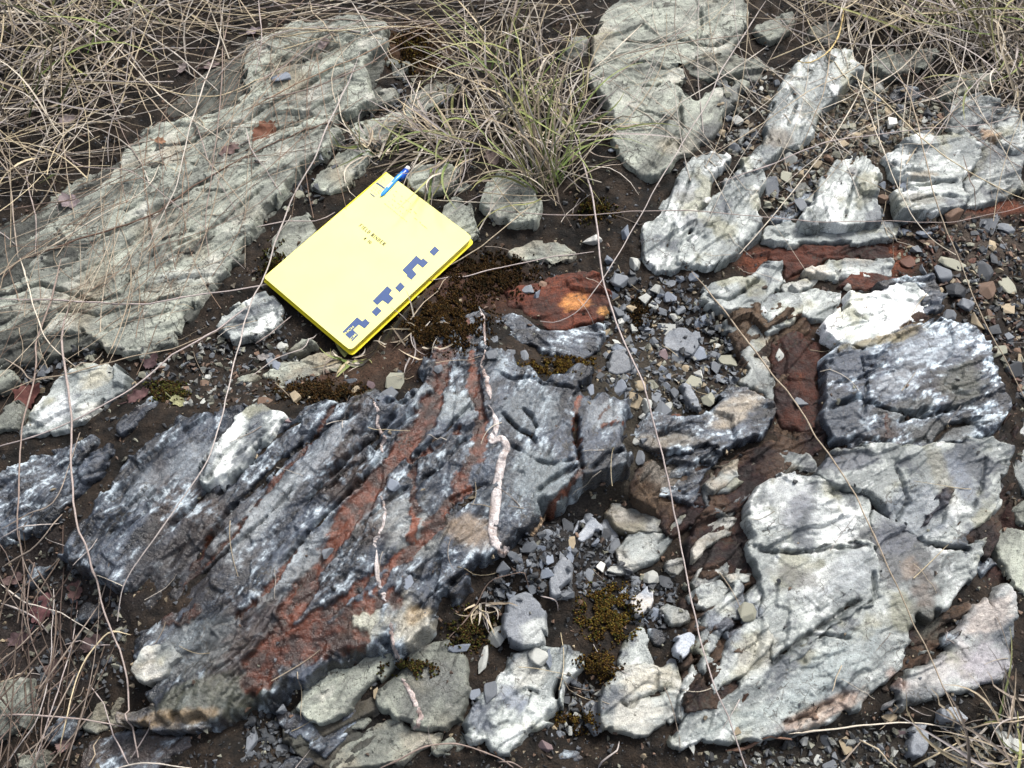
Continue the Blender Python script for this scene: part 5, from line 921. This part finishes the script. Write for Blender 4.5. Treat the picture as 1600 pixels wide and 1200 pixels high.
STEMS = [
 ([(890,190),(925,300),(940,400),(965,500),(1000,600),(1035,720),(1060,840),(1085,960),(1120,1080),(1178,1200)],6.5,'long purple-brown stem running from the grass tuft to the bottom edge',(.01,.035),TWIG,None),
 ([(1078,425),(1133,487),(1200,577),(1250,637),(1297,710),(1333,773),(1352,810),(1400,907),(1430,973),(1463,1057),(1487,1110),(1533,1195)],5.5,'long straw stem crossing the lower right slabs to the bottom edge',(.008,.03),DRY,None),
 ([(1195,0),(1110,150),(1050,250),(1000,340),(963,400),(930,450),(900,483),(865,497),(838,495)],4.5,'pale stem from the top edge curling onto the rust-red rock',(.01,.04),DRY,None),
 ([(1340,0),(1385,80),(1420,150),(1440,220),(1460,300),(1480,350),(1500,400),(1525,470),(1565,550),(1600,625)],5,'long straw stem from top right grass down over the right gravel',(.01,.04),DRY,None),
 ([(567,83),(530,160),(490,235),(455,310),(424,400),(393,467),(377,550),(347,640),(320,717),(267,800),(230,857),(200,913),(187,967)],5.5,'longest straw stem passing just left of the notebook',(.008,.03),DRY,None),
 ([(107,473),(100,530),(107,600),(112,670),(118,800),(127,850),(153,910),(173,987),(200,1067),(207,1133),(216,1190)],7,'thick grey twig running down the left side to the bottom',(.008,.025),TWIG,None),
 ([(95,400),(83,440),(57,533),(52,585),(33,657),(28,700),(30,800),(37,867),(32,967),(33,1013)],6,'grey-brown stem running down along the left edge',(.01,.03),TWIG,None),
 ([(0,467),(120,472),(200,473),(300,462),(400,450),(470,425)],6,'brown twig lying level across the broad left slab',(.004,.012),TWIG,None),
 ([(390,480),(340,515),(250,580),(167,630),(67,677),(0,697)],6,'bent brown stem over the dirt below the broad left slab',(.006,.02),TWIG,None),
 ([(40,400),(130,370),(200,345),(260,325),(310,285),(370,250),(450,215),(545,190)],6,'dark red-brown twig lying along the crack of the left slabs',(.003,.008),[(.12,.075,.055)],None),
 ([(0,560),(30,578),(50,595),(117,577),(150,560),(160,548)],4.5,'pale looping stem at the left edge below the slab',(.006,.02),DRY,None),
 ([(30,400),(45,460),(70,525),(100,560),(120,577)],4.5,'straw stem over the left end of the broad slab',(.008,.02),DRY,None),
 ([(0,615),(60,590),(117,580),(260,545),(400,500)],4,'thin straw stem across the dirt hollow at left',(.008,.025),DRY,None),
 ([(0,825),(45,800),(90,775),(122,676)],3.5,'fine pale stem above the dark wet slate at left',(.01,.02),DRY,None),
 ([(760,330),(860,333),(1000,330),(1100,333),(1200,341),(1290,348),(1390,345),(1480,345),(1560,330),(1605,318)],3.5,'thin level stem crossing the upper right ribs',(.01,.03),TWIG,None),
 ([(1130,290),(1200,260),(1260,235),(1330,215),(1433,202),(1520,195),(1590,186)],4.5,'purple-grey stem slanting over the upper right gravel',(.01,.03),TWIG,None),
 ([(1318,0),(1340,100),(1360,190),(1380,240),(1400,290),(1425,335),(1455,370),(1492,394)],4.5,'straw stem bending down past the rounded white block',(.012,.04),DRY,None),
 ([(1380,0),(1430,70),(1500,150),(1560,210),(1605,245)],4.5,'straw stem slanting to the right edge at top right',(.02,.05),DRY,None),
 ([(1330,110),(1420,200),(1490,250),(1560,290),(1605,312)],4.5,'straw stem over the two white blocks at upper right',(.015,.04),DRY,None),
 ([(1377,20),(1343,133),(1310,200),(1267,267),(1200,343),(1150,400)],4.5,'straw stem running from top right down-left past the wedge rock',(.015,.04),DRY,None),
 ([(1348,0),(1362,100),(1372,180),(1378,235)],4,'short upright stem of the top right fan',(.02,.05),DRY,None),
 ([(1320,0),(1310,50),(1290,80),(1262,98),(1245,96)],6,'curved golden blade hooking left at top right',(.02,.04),[(.50,.38,.17)],None),
 ([(1290,0),(1298,80),(1290,140),(1270,190),(1250,232)],4.5,'stem dropping over the tall pale rib',(.015,.04),DRY,None),
 ([(1467,0),(1490,100),(1530,180),(1570,240),(1605,292)],4,'fine stem from the top right tuft to the right edge',(.02,.05),DRY,None),
 ([(1120,240),(1180,200),(1260,150),(1340,105),(1420,80)],3.5,'thin stem across the tall pale rib',(.015,.03),DRY,None),
 ([(1200,70),(1120,125),(1060,160),(1000,222)],4,'pale stem across the smooth pale block',(.012,.03),DRY,None),
 ([(1000,40),(950,90),(890,140),(860,165)],4.5,'pale straight stem right of the tall grass tuft',(.02,.04),DRY,None),
 ([(930,100),(1000,80),(1100,62),(1200,45),(1300,25)],4,'thin pale stem crossing the top slab',(.012,.03),DRY,None),
 ([(940,140),(980,110),(1040,60),(1080,50)],4,'arched purple stem on the top slab',(.01,.035),TWIG,None),
 ([(665,443),(720,432),(780,418),(860,405),(925,395)],4.5,'purple-grey stem lying right of the notebook',(.004,.014),TWIG,None),
 ([(683,427),(730,400),(800,350),(860,300)],4,'pale stem leaning from the tuft to the notebook edge',(.006,.03),DRY,None),
 ([(667,313),(730,317),(800,320),(860,318)],3.5,'thin straw lying level above the notebook corner',(.005,.02),DRY,None),
 ([(633,515),(660,480),(687,443),(700,430)],3.5,'straw beside the notebook lower right edge',(.004,.012),DRY,None),
 ([(500,520),(470,540),(437,560),(395,588)],4,'straw lying under the notebook lower left edge',(.004,.01),DRY,None),
 ([(400,542),(430,515),(455,495)],4,'twig at the notebook left corner',(.004,.01),TWIG,None),
 ([(400,352),(450,345),(500,340),(525,330)],4,'reddish twig left of the notebook top',(.005,.015),TWIG,None),
 ([(597,1200),(640,1175),(667,1164),(700,1162),(733,1170),(770,1185),(795,1203)],5,'arched grey stem on the bottom edge left of centre',(.004,.025),TWIG,None),
 ([(700,1000),(745,950),(760,915),(775,900),(815,891),(822,905),(826,918)],3.5,'curled fine root between outcrop and largest loose stone',(.003,.01),TWIG,None),
 ([(848,928),(865,935),(873,945),(875,953)],3,'tiny curled rootlet right of the largest loose stone',(.003,.008),TWIG,None),
 ([(1233,1149),(1300,1136),(1380,1129),(1440,1130),(1497,1138)],5,'pale straw lying along the foot of the big lower right slab',(.004,.015),DRY,None),
 ([(1503,1138),(1550,1127),(1605,1112)],4.5,'straw at the lower right corner',(.005,.02),DRY,None),
 ([(1307,1200),(1343,1160)],4.5,'left leg of the bent straw on the bottom soil',(.003,.02),DRY,None),
 ([(1343,1160),(1375,1178),(1410,1200)],4.5,'right leg of the bent straw on the bottom soil',(.003,.02),DRY,None),
 ([(1425,1195),(1460,1178),(1493,1160)],4.5,'golden straw in the lower right grass',(.004,.02),DRY,None),
 ([(1135,1170),(1170,1162),(1200,1157),(1240,1148)],9,'thick brown twig under the big lower right slab',(.003,.004),[(.17,.10,.07)],None),
 ([(930,1200),(955,1172),(970,1158)],4.5,'reddish straw at the bottom edge right of centre',(.003,.02),DRY,None),
 ([(780,1190),(800,1188),(820,1200)],3.5,'small curl of stem at the bottom edge centre',(.003,.012),TWIG,None),
 ([(0,910),(60,945),(110,973),(140,990)],4,'straw slanting over the lower left hollow',(.015,.035),DRY,LL),
 ([(0,937),(57,967),(80,985)],4.5,'golden straw at the left edge in the lower left hollow',(.015,.035),DRY,LL), ([(0,887),(50,855),(80,815),(92,800)],4.5,'straw curving up to the dark wet slate at lower left',(.015,.04),DRY,LL), ([(0,843),(40,822),(92,817)],4.5,'straw lying level at the left edge above the lower left hollow',(.015,.04),DRY,LL), ([(200,987),(167,987),(133,1027),(113,1067),(97,1133),(93,1183)],4.5,'long arched straw over the lower left hollow',(.01,.04),DRY,LL),
 ([(0,1115),(100,1122),(205,1134)],5,'grey twig lying level near the bottom left corner',(.01,.025),TWIG,LL), ([(170,1202),(240,1191),(300,1195)],4.5,'straw lying along the bottom edge at left',(.005,.02),DRY,LL), ([(205,1200),(170,1120),(153,1083),(143,1063)],3.5,'forked grey twig beside the thick left twig near the bottom',(.01,.02),TWIG,LL), ([(0,1030),(40,1000),(75,965)],4,'short straw pointing up-right at the left edge, lower left',(.02,.04),DRY,LL), ([(0,1065),(50,1042)],4.5,'shortest straw at the left edge, lower left',(.02,.03),DRY,LL), ([(10,1200),(60,1110),(80,1000),(78,920)],3.5,'upright straw furthest left near the bottom left corner',(.01,.04),DRY,LL), ([(50,1200),(80,1110),(110,1020),(120,950)],3.5,'upright brown twig in the lower left hollow',(.01,.04),TWIG,LL), ([(100,1010),(175,1008)],3.5,'short level twig meeting the thick left twig',(.01,.03),TWIG,LL),
 ([(205,1190),(235,1145),(238,1125)],3,'small twig on the wet dark slab at bottom left',(.005,.015),TWIG,LL), ([(145,1195),(155,1150)],3,'small straw on the pale green lump at bottom left',(.01,.02),DRY,LL),
 ([(350,0),(330,90),(300,190),(270,290),(232,388)],5,'straw stem from the top edge slanting down-left over the slabs',(.01,.03),DRY,U), ([(362,0),(348,120),(335,220),(318,340),(325,400)],4.5,'brown stem running straight down beside the slanting straw on the slabs',(.01,.03),TWIG,U), ([(110,0),(100,80),(102,200),(112,290),(122,340)],4.5,'nearly vertical straw through the upper left grass',(.015,.04),DRY,U), ([(113,10),(180,70),(250,150),(300,185),(350,220)],6,'pale straw slanting down-right out of the upper left grass',(.02,.04),DRY,U), ([(0,27),(40,30),(100,60),(150,100),(200,130),(270,200),(330,260),(375,320),(378,335)],5,'long straw arching from the left edge across the upper left slabs',(.015,.04),DRY,U), ([(0,160),(60,155),(160,150),(230,142)],4.5,'level straw low across the upper left grass',(.02,.04),DRY,U), ([(130,80),(230,130),(330,152),(420,120)],5,'gently bent straw from grass to the slab near the notebook side',(.015,.03),DRY,U), ([(170,15),(250,65),(340,140)],6,'thick pale straw crossing the upper left grass rim',(.02,.04),DRY,U), ([(40,180),(120,250),(200,270),(290,330),(330,360)],4,'brown stem slanting down-right across the left slab crack',(.01,.03),TWIG,U), ([(0,230),(60,240),(150,235),(240,220)],4,'level straw at the left edge under the upper left grass',(.015,.03),DRY,U),
 ([(0,325),(80,320),(130,310),(190,280),(260,240)],4,'brown stem rising right over the shaded grey slab',(.01,.02),TWIG,U), ([(60,400),(150,340),(230,290),(250,258)],4,'straw rising right over the left slab top',(.008,.02),DRY,U), ([(150,30),(165,110),(190,200),(215,250)],4,'brown stem dropping through the upper left grass centre',(.015,.04),TWIG,U), ([(30,400),(20,300),(0,200)],4.5,'straw along the left edge beside the slab',(.015,.03),DRY,U), ([(40,260),(55,340),(60,400)],4,'short brown stem at the left end of the slab',(.012,.03),TWIG,U), ([(200,100),(235,185),(230,207)],3.5,'short straw in the middle of the upper left grass',(.015,.03),DRY,U), ([(300,180),(330,260),(370,330)],3.5,'thin brown stem across the slab centre',(.008,.02),TWIG,U), ([(380,200),(400,250),(440,300)],3.5,'thin brown stem right of the red-brown leaf',(.006,.015),TWIG,U), ([(527,150),(540,200),(565,235)],4,'straw ending above the small tuft at the notebook top',(.008,.02),DRY,U),
 ([(400,28),(520,35),(620,38),(700,30),(800,20)],4.5,'long level straw along the top edge',(.01,.03),DRY,TP), ([(400,12),(480,10),(560,18),(640,30),(740,38)],4.5,'brown stem just under the top edge',(.01,.03),TWIG,TP), ([(552,0),(590,65),(615,100),(637,123)],4.5,'straw slanting down-right from the top edge to the mossy cleft',(.012,.03),DRY,TP), ([(477,0),(500,35),(527,67)],4.5,'short straw slanting at the top edge over the slab',(.012,.03),DRY,TP), ([(400,130),(450,100),(490,70),(540,40),(600,20)],4,'brown stem rising right over the upper slab',(.008,.02),TWIG,TP), ([(390,170),(450,140),(520,105),(600,70),(680,35)],4.5,'red-brown stem along the upper slab',(.008,.02),[(.26,.18,.12)],TP), ([(590,2),(680,55),(760,110),(830,160)],4.5,'straw slanting into the large grass tuft from the top edge',(.012,.035),DRY,TP), ([(400,160),(470,145),(560,110),(650,60),(740,20)],4,'dark stem rising right across the mossy cleft',(.008,.02),TWIG,TP), ([(420,60),(520,48),(640,42),(760,50)],4,'second level straw under the top edge',(.01,.025),DRY,TP), ([(725,0),(735,100),(745,140),(700,260)],4,'upright straw left of the large grass tuft',(.015,.04),DRY,TP), ([(405,0),(412,60),(400,120)],4,'short brown stem by the mauve leaf at the top edge',(.015,.03),TWIG,TP),
 ([(1200,30),(1290,60),(1400,70),(1500,60),(1600,80)],4,'level straw winding along the top right edge',(.02,.04),DRY,UR), ([(1310,10),(1400,120),(1480,160),(1600,170)],4,'straw bending right under the top right grass',(.02,.04),DRY,UR), ([(1480,0),(1420,90),(1330,150),(1250,180)],4,'straw slanting down-left from the top right grass',(.015,.04),DRY,UR), ([(1530,0),(1500,110),(1480,200)],4.5,'upright straw in front of the weathered upper right block',(.02,.05),DRY,UR), ([(1360,0),(1440,130),(1520,210),(1600,265)],4,'brown stem slanting through the top right grass to the right edge',(.02,.05),TWIG,UR), ([(1250,0),(1280,60),(1330,140),(1400,170)],4,'straw hanging over the tall pale rib top',(.015,.04),DRY,UR), ([(1550,40),(1480,120),(1400,160),(1300,190)],3.5,'brown stem slanting left over the upper right gravel',(.015,.04),TWIG,UR), ([(1505,250),(1520,300),(1525,335)],3.5,'short brown stem on the greenish grey right block',(.01,.02),TWIG,UR), ([(1200,95),(1260,70),(1330,40)],4,'short straw rising right above the tall pale rib',(.02,.04),DRY,UR), ([(1350,100),(1410,60),(1480,40),(1560,30)],4,'straw rising right in the top right grass',(.02,.05),DRY,UR),
]
for pts, w_, lb, lf, cl, gr in STEMS:
    glab = {U: 'thin dry stem lying loosely over the upper left slabs and grass', UR: 'thin dry stem fanning over the upper right rocks and grass', LL: 'thin dry stem or twig in the lower left corner', TP: 'dry stem lying along the top edge left of the tall tuft'}
    stem(pts, w_, lb or glab[gr], lf, cl, gr)

def blades(base, n, rng, L=(.08, .2), lean=(.2, 1.1), az=(0, 2 * math.pi), spread=.01, width=(.0010, .0030), cols=DRY, bend=1.2, K=9):
    """arching blades from a clump: list of (verts, faces, colours) joined"""
    VV = []; FF = []; CC = []; off = 0
    for _ in range(n):
        l = rng.uniform(*L); a = rng.uniform(*az); th = rng.uniform(*lean); bd = bend * rng.uniform(.1, 1.4); t = np.linspace(0, 1, K)
        ang = th + bd * t; side = rng.normal(0, .35) * t * t
        dh = np.cumsum(np.sin(np.minimum(ang, 2.2))) * l / K; dz = np.cumsum(np.cos(np.minimum(ang, 2.2))) * l / K
        b = base + np.r_[rng.normal(0, spread, 2), 0]; b[2] = zat(b[0], b[1]) - .004
        P = b + np.stack([dh * np.cos(a + side), dh * np.sin(a + side), dz], 1); g = zat(P[:, 0], P[:, 1]); P[:, 2] = np.maximum(P[:, 2], g + .002 + .004 * rng.random())
        w = rng.uniform(*width) * .5 * np.clip(1.15 - t ** 2, .08, 1); tg = np.gradient(P, axis=0); tg /= np.linalg.norm(tg, axis=1)[:, None] + 1e-9
        sd_ = np.cross(tg, rng.normal(0, .5, 3) + [0, 0, 1]); sd_ /= np.linalg.norm(sd_, axis=1)[:, None] + 1e-9; nm_ = np.cross(sd_, tg)
        V = np.stack([P - sd_ * w[:, None], P - nm_ * w[:, None] * .45, P + sd_ * w[:, None]], 1).reshape(-1, 3); idx = np.arange(K * 3).reshape(K, 3) + off
        F = np.vstack([np.stack([idx[:-1, k], idx[:-1, k + 1], idx[1:, k + 1], idx[1:, k]], 1) for k in (0, 1)])
        c = np.array(cols[rng.integers(len(cols))]) * rng.uniform(.5, 1.1); tip = np.array((.42, .36, .20))
        C = (c[None] * (1 - .35 * t[:, None]) + tip[None] * .35 * t[:, None]) if cols is GREEN else np.repeat(c[None], K, 0) * (1 - .1 * t[:, None])
        VV.append(V); FF.append(F); CC.append(np.repeat(C, 3, 0)); off += len(V)
    return np.vstack(VV), np.vstack(FF), np.vstack(CC)
def tuft(label, clumps, seed):
    """clumps: (survey point, n dry, n green, length, lean, azimuth range deg, spread)"""
    rng = np.random.default_rng(seed); b0 = S3([clumps[0][0]])[0]
    o = link('grass_tuft', None, None, label, 'grass', None, None, b0); D = []; Gr = []
    for (pt, nd, ng, L, lean, az, sp) in clumps:
        b = S3([pt])[0]; az = (radians(az[0]), radians(az[1]))
        if nd: D.append(blades(b, nd, rng, L, lean, az, sp))
        if ng: Gr.append(blades(b, ng, rng, L, (lean[0], lean[1] * .9), az, sp, (.0018, .0032), GREEN, .9))
    for nm, lst in (('dry_blades', D), ('green_blades', Gr)):
        if not lst: continue
        off = 0; F = []
        for v, f, c in lst: F.append(f + off); off += len(v)
        ch = link(nm, mesh_np(nm, np.vstack([x[0] for x in lst]) - b0, np.vstack(F), np.vstack([x[2] for x in lst]), True, [M['grass']]), o, kind='stuff')
    return o
tuft('large dry grass tuft with green blades above right of the notebook', [((855,300),52,24,(.07,.20),(.1,1.1),(20,200),.012), ((800,190),50,18,(.06,.17),(.2,1.3),(0,360),.022), ((720,240),44,10,(.05,.14),(.5,1.4),(60,300),.014), ((790,110),38,12,(.06,.17),(.2,1.2),(20,200),.022), ((690,215),40,8,(.05,.12),(.6,1.4),(90,260),.012), ((880,220),34,14,(.06,.15),(.4,1.3),(-60,150),.018)], 21)
tuft('small grass tuft with green blades at the notebook bottom corner', [((545,566),16,12,(.02,.05),(.7,1.4),(120,380),.003)], 22)
tuft('small grass tuft at the top corner of the notebook', [((590,242),26,9,(.03,.07),(.3,1.2),(40,230),.008)], 23)
tuft('tiny dry tuft on moss between outcrop and largest loose stone', [((752,945),16,0,(.015,.04),(.5,1.4),(200,380),.004)], 24)
tuft('sparse curled grass under the lower right notebook edge', [((652,528),18,0,(.02,.05),(.6,1.4),(0,360),.014)], 25)
tuft('green-flecked grass clump in the upper left corner', [((60,90),80,18,(.06,.20),(.2,1.3),(0,360),.05), ((30,190),45,6,(.06,.16),(.4,1.4),(0,360),.04), ((150,40),45,4,(.06,.18),(.4,1.3),(0,360),.04)], 26)
tuft('blurred dry grass clump in the upper right corner', [((1540,40),130,16,(.07,.20),(.2,1.3),(0,360),.045), ((1590,120),60,6,(.06,.16),(.4,1.4),(90,270),.03), ((1420,-10),70,4,(.08,.2),(.4,1.4),(180,340),.03)], 27)
tuft('dry grass clump at the top edge where the right stems fan out', [((1335,-20),60,3,(.08,.2),(.5,1.4),(190,350),.012)], 28)
tuft('dry grass clump in the lower right corner', [((1575,1200),30,4,(.05,.13),(.4,1.4),(60,230),.02), ((1615,1130),14,2,(.04,.1),(.4,1.4),(120,240),.015)], 29)

def thatch(label, poly, n, seed, L=(.06, .22), ang=(0, 180), lift=(.003, .035), w=(.0009, .0022), cols=DRY, name='dry_thatch'):
    rng = np.random.default_rng(seed); P = np.array(poly, float); lo, hi = P.min(0), P.max(0); c = lo + rng.random((n * 6, 2)) * (hi - lo); c = c[inside(c[:, 0], c[:, 1], P)][:n]
    W_ = S3(c); W_ = W_[~in_nb(W_[:, 0], W_[:, 1], .02)]; VV = []; FF = []; CC = []; off = 0
    for p in W_:
        l = rng.uniform(*L); a = radians(rng.uniform(*ang)) + math.pi * rng.integers(2); K = 8; t = np.linspace(-.5, .5, K); cur = rng.normal(0, .28)
        x = p[0] + l * (t * cos(a) - cur * (t * t - .1) * sin(a)); y = p[1] + l * (t * sin(a) + cur * (t * t - .1) * cos(a)); h0 = rng.uniform(*lift); tl = rng.normal(0, .012)
        Q = np.stack([x, y, np.maximum(zat(x, y) + .001, zat(p[0], p[1]) + h0 + tl * t * 2 - .02 * t * t)], 1)
        V, F, C = tube(Q, np.full(K, rng.uniform(*w) * .5) * (1 - .5 * (t + .5)), np.array(cols[rng.integers(len(cols))]) * rng.uniform(.6, 1.15), 4)
        VV.append(V); FF.append(F + off); CC.append(C); off += len(V)
    link(name, mesh_np(name, np.vstack(VV), np.vstack(FF), np.vstack(CC), True, [M['grass']]), None, label, 'dry grass', kind='stuff')
thatch('tangled dry grass thatch in the upper left corner', [(-80,-80),(430,-80),(350,40),(270,110),(210,190),(120,270),(0,350),(-80,360)], 320, 31)
thatch('dry straw lying along the top edge', [(300,-80),(930,-80),(900,30),(760,70),(600,50),(420,90),(330,120)], 150, 32, ang=(-30, 40), lift=(.003, .02))
thatch('tangled dry grass thatch in the upper right corner', [(1180,-80),(1700,-80),(1700,260),(1580,160),(1480,120),(1380,60),(1240,50)], 230, 33)
thatch('fine dark twigs in the lower left corner', [(-80,860),(60,880),(140,960),(160,1080),(120,1240),(-80,1240)], 85, 34, (.05, .16), (50, 130), cols=[(.12, .09, .07), (.17, .13, .11), (.08, .055, .045), (.22, .18, .15)])
thatch('fine dry straw under the large grass tuft', [(640,120),(760,20),(900,20),(940,200),(920,300),(800,330),(680,290)], 150, 35, (.03, .12))
thatch('fine brown straw lying over the upper left slabs', [(0,420),(150,290),(240,190),(400,70),(600,50),(580,150),(460,270),(330,420),(200,520),(0,560)], 170, 37, (.05, .26), (5, 110), (.001, .016), (.0006, .0013), [(.24,.17,.12),(.32,.26,.19),(.15,.10,.075),(.40,.34,.26)], 'loose_straw')
thatch('long dry straw draped over the upper right ribs and slabs', [(920,0),(1600,0),(1600,260),(1400,240),(1200,300),(1000,250)], 75, 38, (.10, .32), (20, 150), (.004, .030), (.0007, .0015), name='loose_straw')
thatch('scattered fine straw across the soil and rocks', [(0,0),(1600,0),(1600,1200),(0,1200)], 150, 36, (.015, .06), lift=(.001, .004), w=(.0006, .0012), name='loose_straw')

def leaf(pt, size, ang, col, label, seed, curl=.25):
    col = tuple(.55 * c for c in col)
    rng = np.random.default_rng(seed); p = S3([pt])[0]; K, Rn = 40, 6; th = np.linspace(0, 2 * np.pi, K, endpoint=False)
    lob = .62 + .38 * np.abs(np.cos(th * .5)) ** .6 - .20 * (np.cos(th * 7 + seed) > .25) * np.abs(np.sin(th)) + .06 * rng.normal(size=K); s = size / 1420 * .62
    V = [(0, 0, 0)]; 
    for r in range(1, Rn + 1):
        for k in range(K):
            q = r / Rn * (lob[k] if r > 2 else .7); x, y = q * cos(th[k]), .62 * q * sin(th[k]); V.append((x * s, y * s, s * (curl * (1.4 * abs(y) ** 1.3 + .5 * x * x) + .10 * math.sin(9 * x + 3 * y + seed) * q)))
    V = np.array(V); F = []
    for r in range(Rn - 1):
        for k in range(K): F.append((1 + r * K + k, 1 + r * K + (k + 1) % K, 1 + (r + 1) * K + (k + 1) % K, 1 + (r + 1) * K + k))
    F += [(0, 1 + k, 1 + (k + 1) % K, 0) for k in range(0)]
    C = np.array(col)[None] * (1 + .35 * fbm(V[:, 0] / s * 3, V[:, 1] / s * 3, seed, 3))[:, None]
    me = mesh_np('dead_leaf', V[1:], np.array(F) - 1, C[1:], True, [M['leaf']])
    bm = bmesh.new(); bm.from_mesh(me); bmesh.ops.holes_fill(bm, edges=[e for e in bm.edges if e.is_boundary and all(v.co.length < .3 * s for v in e.verts)]); bm.to_mesh(me); bm.free()
    o = link('dead_leaf', me, None, label, 'leaf', None, None, (p[0], p[1], p[2] + .0025)); o.rotation_euler = (rng.uniform(-.25, .25), rng.uniform(-.25, .25), radians(ang))
    t = np.linspace(0, 1, 8); st = np.stack([-s * (.8 + .7 * t), s * .1 * t * t, s * .12 * t], 1); V2, F2, C2 = tube(st, np.full(8, .0006), np.array(col) * .8, 5)
    link('leaf_stalk', mesh_np('leaf_stalk', V2, F2, C2, True, [M['leaf']]), o)
LEAVES = [((412,212),50,60,(.20,.08,.045),'red-brown curled leaf on the upper left slabs'),((45,622),60,80,(.17,.065,.055),'dark red leaf at the left edge below the slab'),((105,190),30,20,(.34,.28,.28),'small mauve leaf in the upper left grass'),((112,318),36,150,(.32,.26,.27),'pale mauve leaf low in the upper left grass'),((505,72),24,40,(.36,.29,.28),'small pinkish leaf on the slab near the top edge'),((330,106),28,10,(.29,.22,.22),'faded leaf near the upper left slab top'),((250,222),18,0,(.40,.22,.13),'tiny orange-brown leaf at the grass rim'),((362,236),36,200,(.22,.15,.14),'purple-brown leaf in the crack of the left slabs'),((215,622),32,30,(.14,.075,.075),'dark purple leaf in the dirt under the left slab'),((236,563),36,100,(.11,.065,.07),'dark plum leaf close under the left slab rim'),((278,628),24,-30,(.32,.32,.17),'small cream-green leaf in the dirt at left'),((66,955),42,70,(.17,.075,.08),'wine-red leaf in the lower left hollow'),((770,250),34,120,(.24,.18,.16),'brown leaf caught in the large grass tuft'),((895,245),30,80,(.27,.20,.19),'brownish leaf at the right side of the grass tuft'),((395,52),28,10,(.34,.28,.30),'mauve leaf at the top edge near the left'),((103,1163),28,40,(.33,.22,.20),'pinkish leaf under twigs at bottom left'),((285,110),22,60,(.30,.25,.24),'grey-mauve leaf in the grass behind the left slab'),((30,1000),34,20,(.11,.07,.075),'dark plum leaf at the left edge in the lower left hollow'),((120,925),30,110,(.13,.07,.065),'dark red leaf high in the lower left hollow'),((150,1005),32,200,(.10,.065,.065),'blackish leaf beside the small pale pointed rock'),((20,905),36,160,(.14,.09,.085),'brown leaf at the left edge above the hollow'),((80,1050),28,70,(.15,.10,.09),'brown leaf low in the lower left hollow'),((410,560),18,10,(.30,.28,.27),'pale curled leaf scrap left of the notebook')]
for k, l in enumerate(LEAVES): leaf(l[0], l[1], l[2], l[3], l[4], 60 + k)

def moss(pt, rx, ry, n, label, seed, cols, h=(.0018, .0040)):
    rng = np.random.default_rng(seed); c = np.array(pt, float); n = int(n * 1.8); u = rng.normal(0, .5, (n, 2)); u = u[np.hypot(u[:, 0], u[:, 1]) < 1.25]
    P = S3(c + u * [rx, ry]); d = np.hypot(u[:, 0], u[:, 1]); clump = fbm(P[:, 0] / .012, P[:, 1] / .012, seed, 3); keep = (clump > -.15 + .25 * (d - .6)) & ~in_nb(P[:, 0], P[:, 1], .002); P = P[keep]; d = d[keep]; clump = clump[keep]; N = len(P)
    rise = .006 * np.clip(1 - d, 0, 1) * (1 + clump); VV = []; FF = []; CC = []; off = 0
    K = 5
    for i in range(N):
        b = P[i] + [0, 0, rise[i]]; hh = rng.uniform(*h); col = np.array(cols[rng.integers(len(cols))]) * rng.uniform(.35, 1.0)
        V = [b + [0, 0, -.006 - rise[i]]]
        for k in range(K):
            a = 6.283 * k / K + rng.random(); V.append(b + np.array([cos(a) * .0011, sin(a) * .0011, hh * rng.uniform(.1, .5)]))
        V.append(b + np.r_[rng.normal(0, .0005, 2), hh]); F = [(0, 1 + k, 1 + (k + 1) % K) for k in range(K)] + [(1 + k, K + 1, 1 + (k + 1) % K) for k in range(K)]
        VV.append(np.array(V)); FF.append(np.array(F) + off); off += K + 2; CC.append(np.vstack([np.tile(col * .7, (K + 1, 1)), col * 1.6]))
    b0 = S3([pt])[0]
    link('moss_patch', mesh_np('moss_patch', np.vstack(VV) - b0, np.vstack(FF), np.vstack(CC), False, [M['moss']]), None, label, 'moss', None, None, b0)
GOLD = [(.10, .055, .012), (.16, .095, .018), (.065, .04, .012), (.20, .15, .03), (.05, .028, .012)]; DK = [(.035, .02, .009), (.06, .032, .012), (.03, .025, .01), (.09, .05, .015)]; GRN = [(.06, .07, .015), (.10, .10, .02), (.04, .035, .012)]
moss((950,958), 46, 46, 1500, 'golden brown moss cushion right of the largest loose stone', 81, GOLD + GRN[:1]); moss((935,1040), 34, 26, 500, 'brown moss patch below the golden moss cushion', 82, GOLD + DK)
moss((875,572), 60, 16, 600, 'strip of golden moss between slate lip and folded outcrop', 83, GOLD); moss((690,500), 80, 50, 2600, 'wide dark brown moss right of the notebook bottom corner', 84, DK + GOLD[:1]); moss((760,430), 80, 40, 1600, 'dark brown moss between notebook and rust-red rock', 85, DK)
moss((265,612), 36, 20, 500, 'green-brown moss in the dirt at left', 86, DK + GRN); moss((735,985), 40, 34, 600, 'dark green moss under the outcrop overhang at bottom centre', 87, GRN + DK); moss((640,1045), 46, 14, 400, 'brown moss in the wet crack at bottom centre', 88, DK + GRN)
moss((900,1130), 34, 20, 350, 'brown moss on the soil between bottom pale rocks', 89, DK + GOLD); moss((650,80), 40, 46, 500, 'rusty moss in the cleft at the top left of centre', 90, DK + GOLD); moss((500,612), 90, 22, 1100, 'brown moss crust along the upper rim of the outcrop', 91, DK); moss((430,420), 26, 40, 300, 'brown moss beside the left slab edge', 92, DK + GRN); moss((930,330), 34, 22, 260, 'yellow-green moss below the large grass tuft', 93, GRN + GOLD); moss((1000,490), 26, 34, 300, 'brown moss among the centre right gravel', 94, DK)
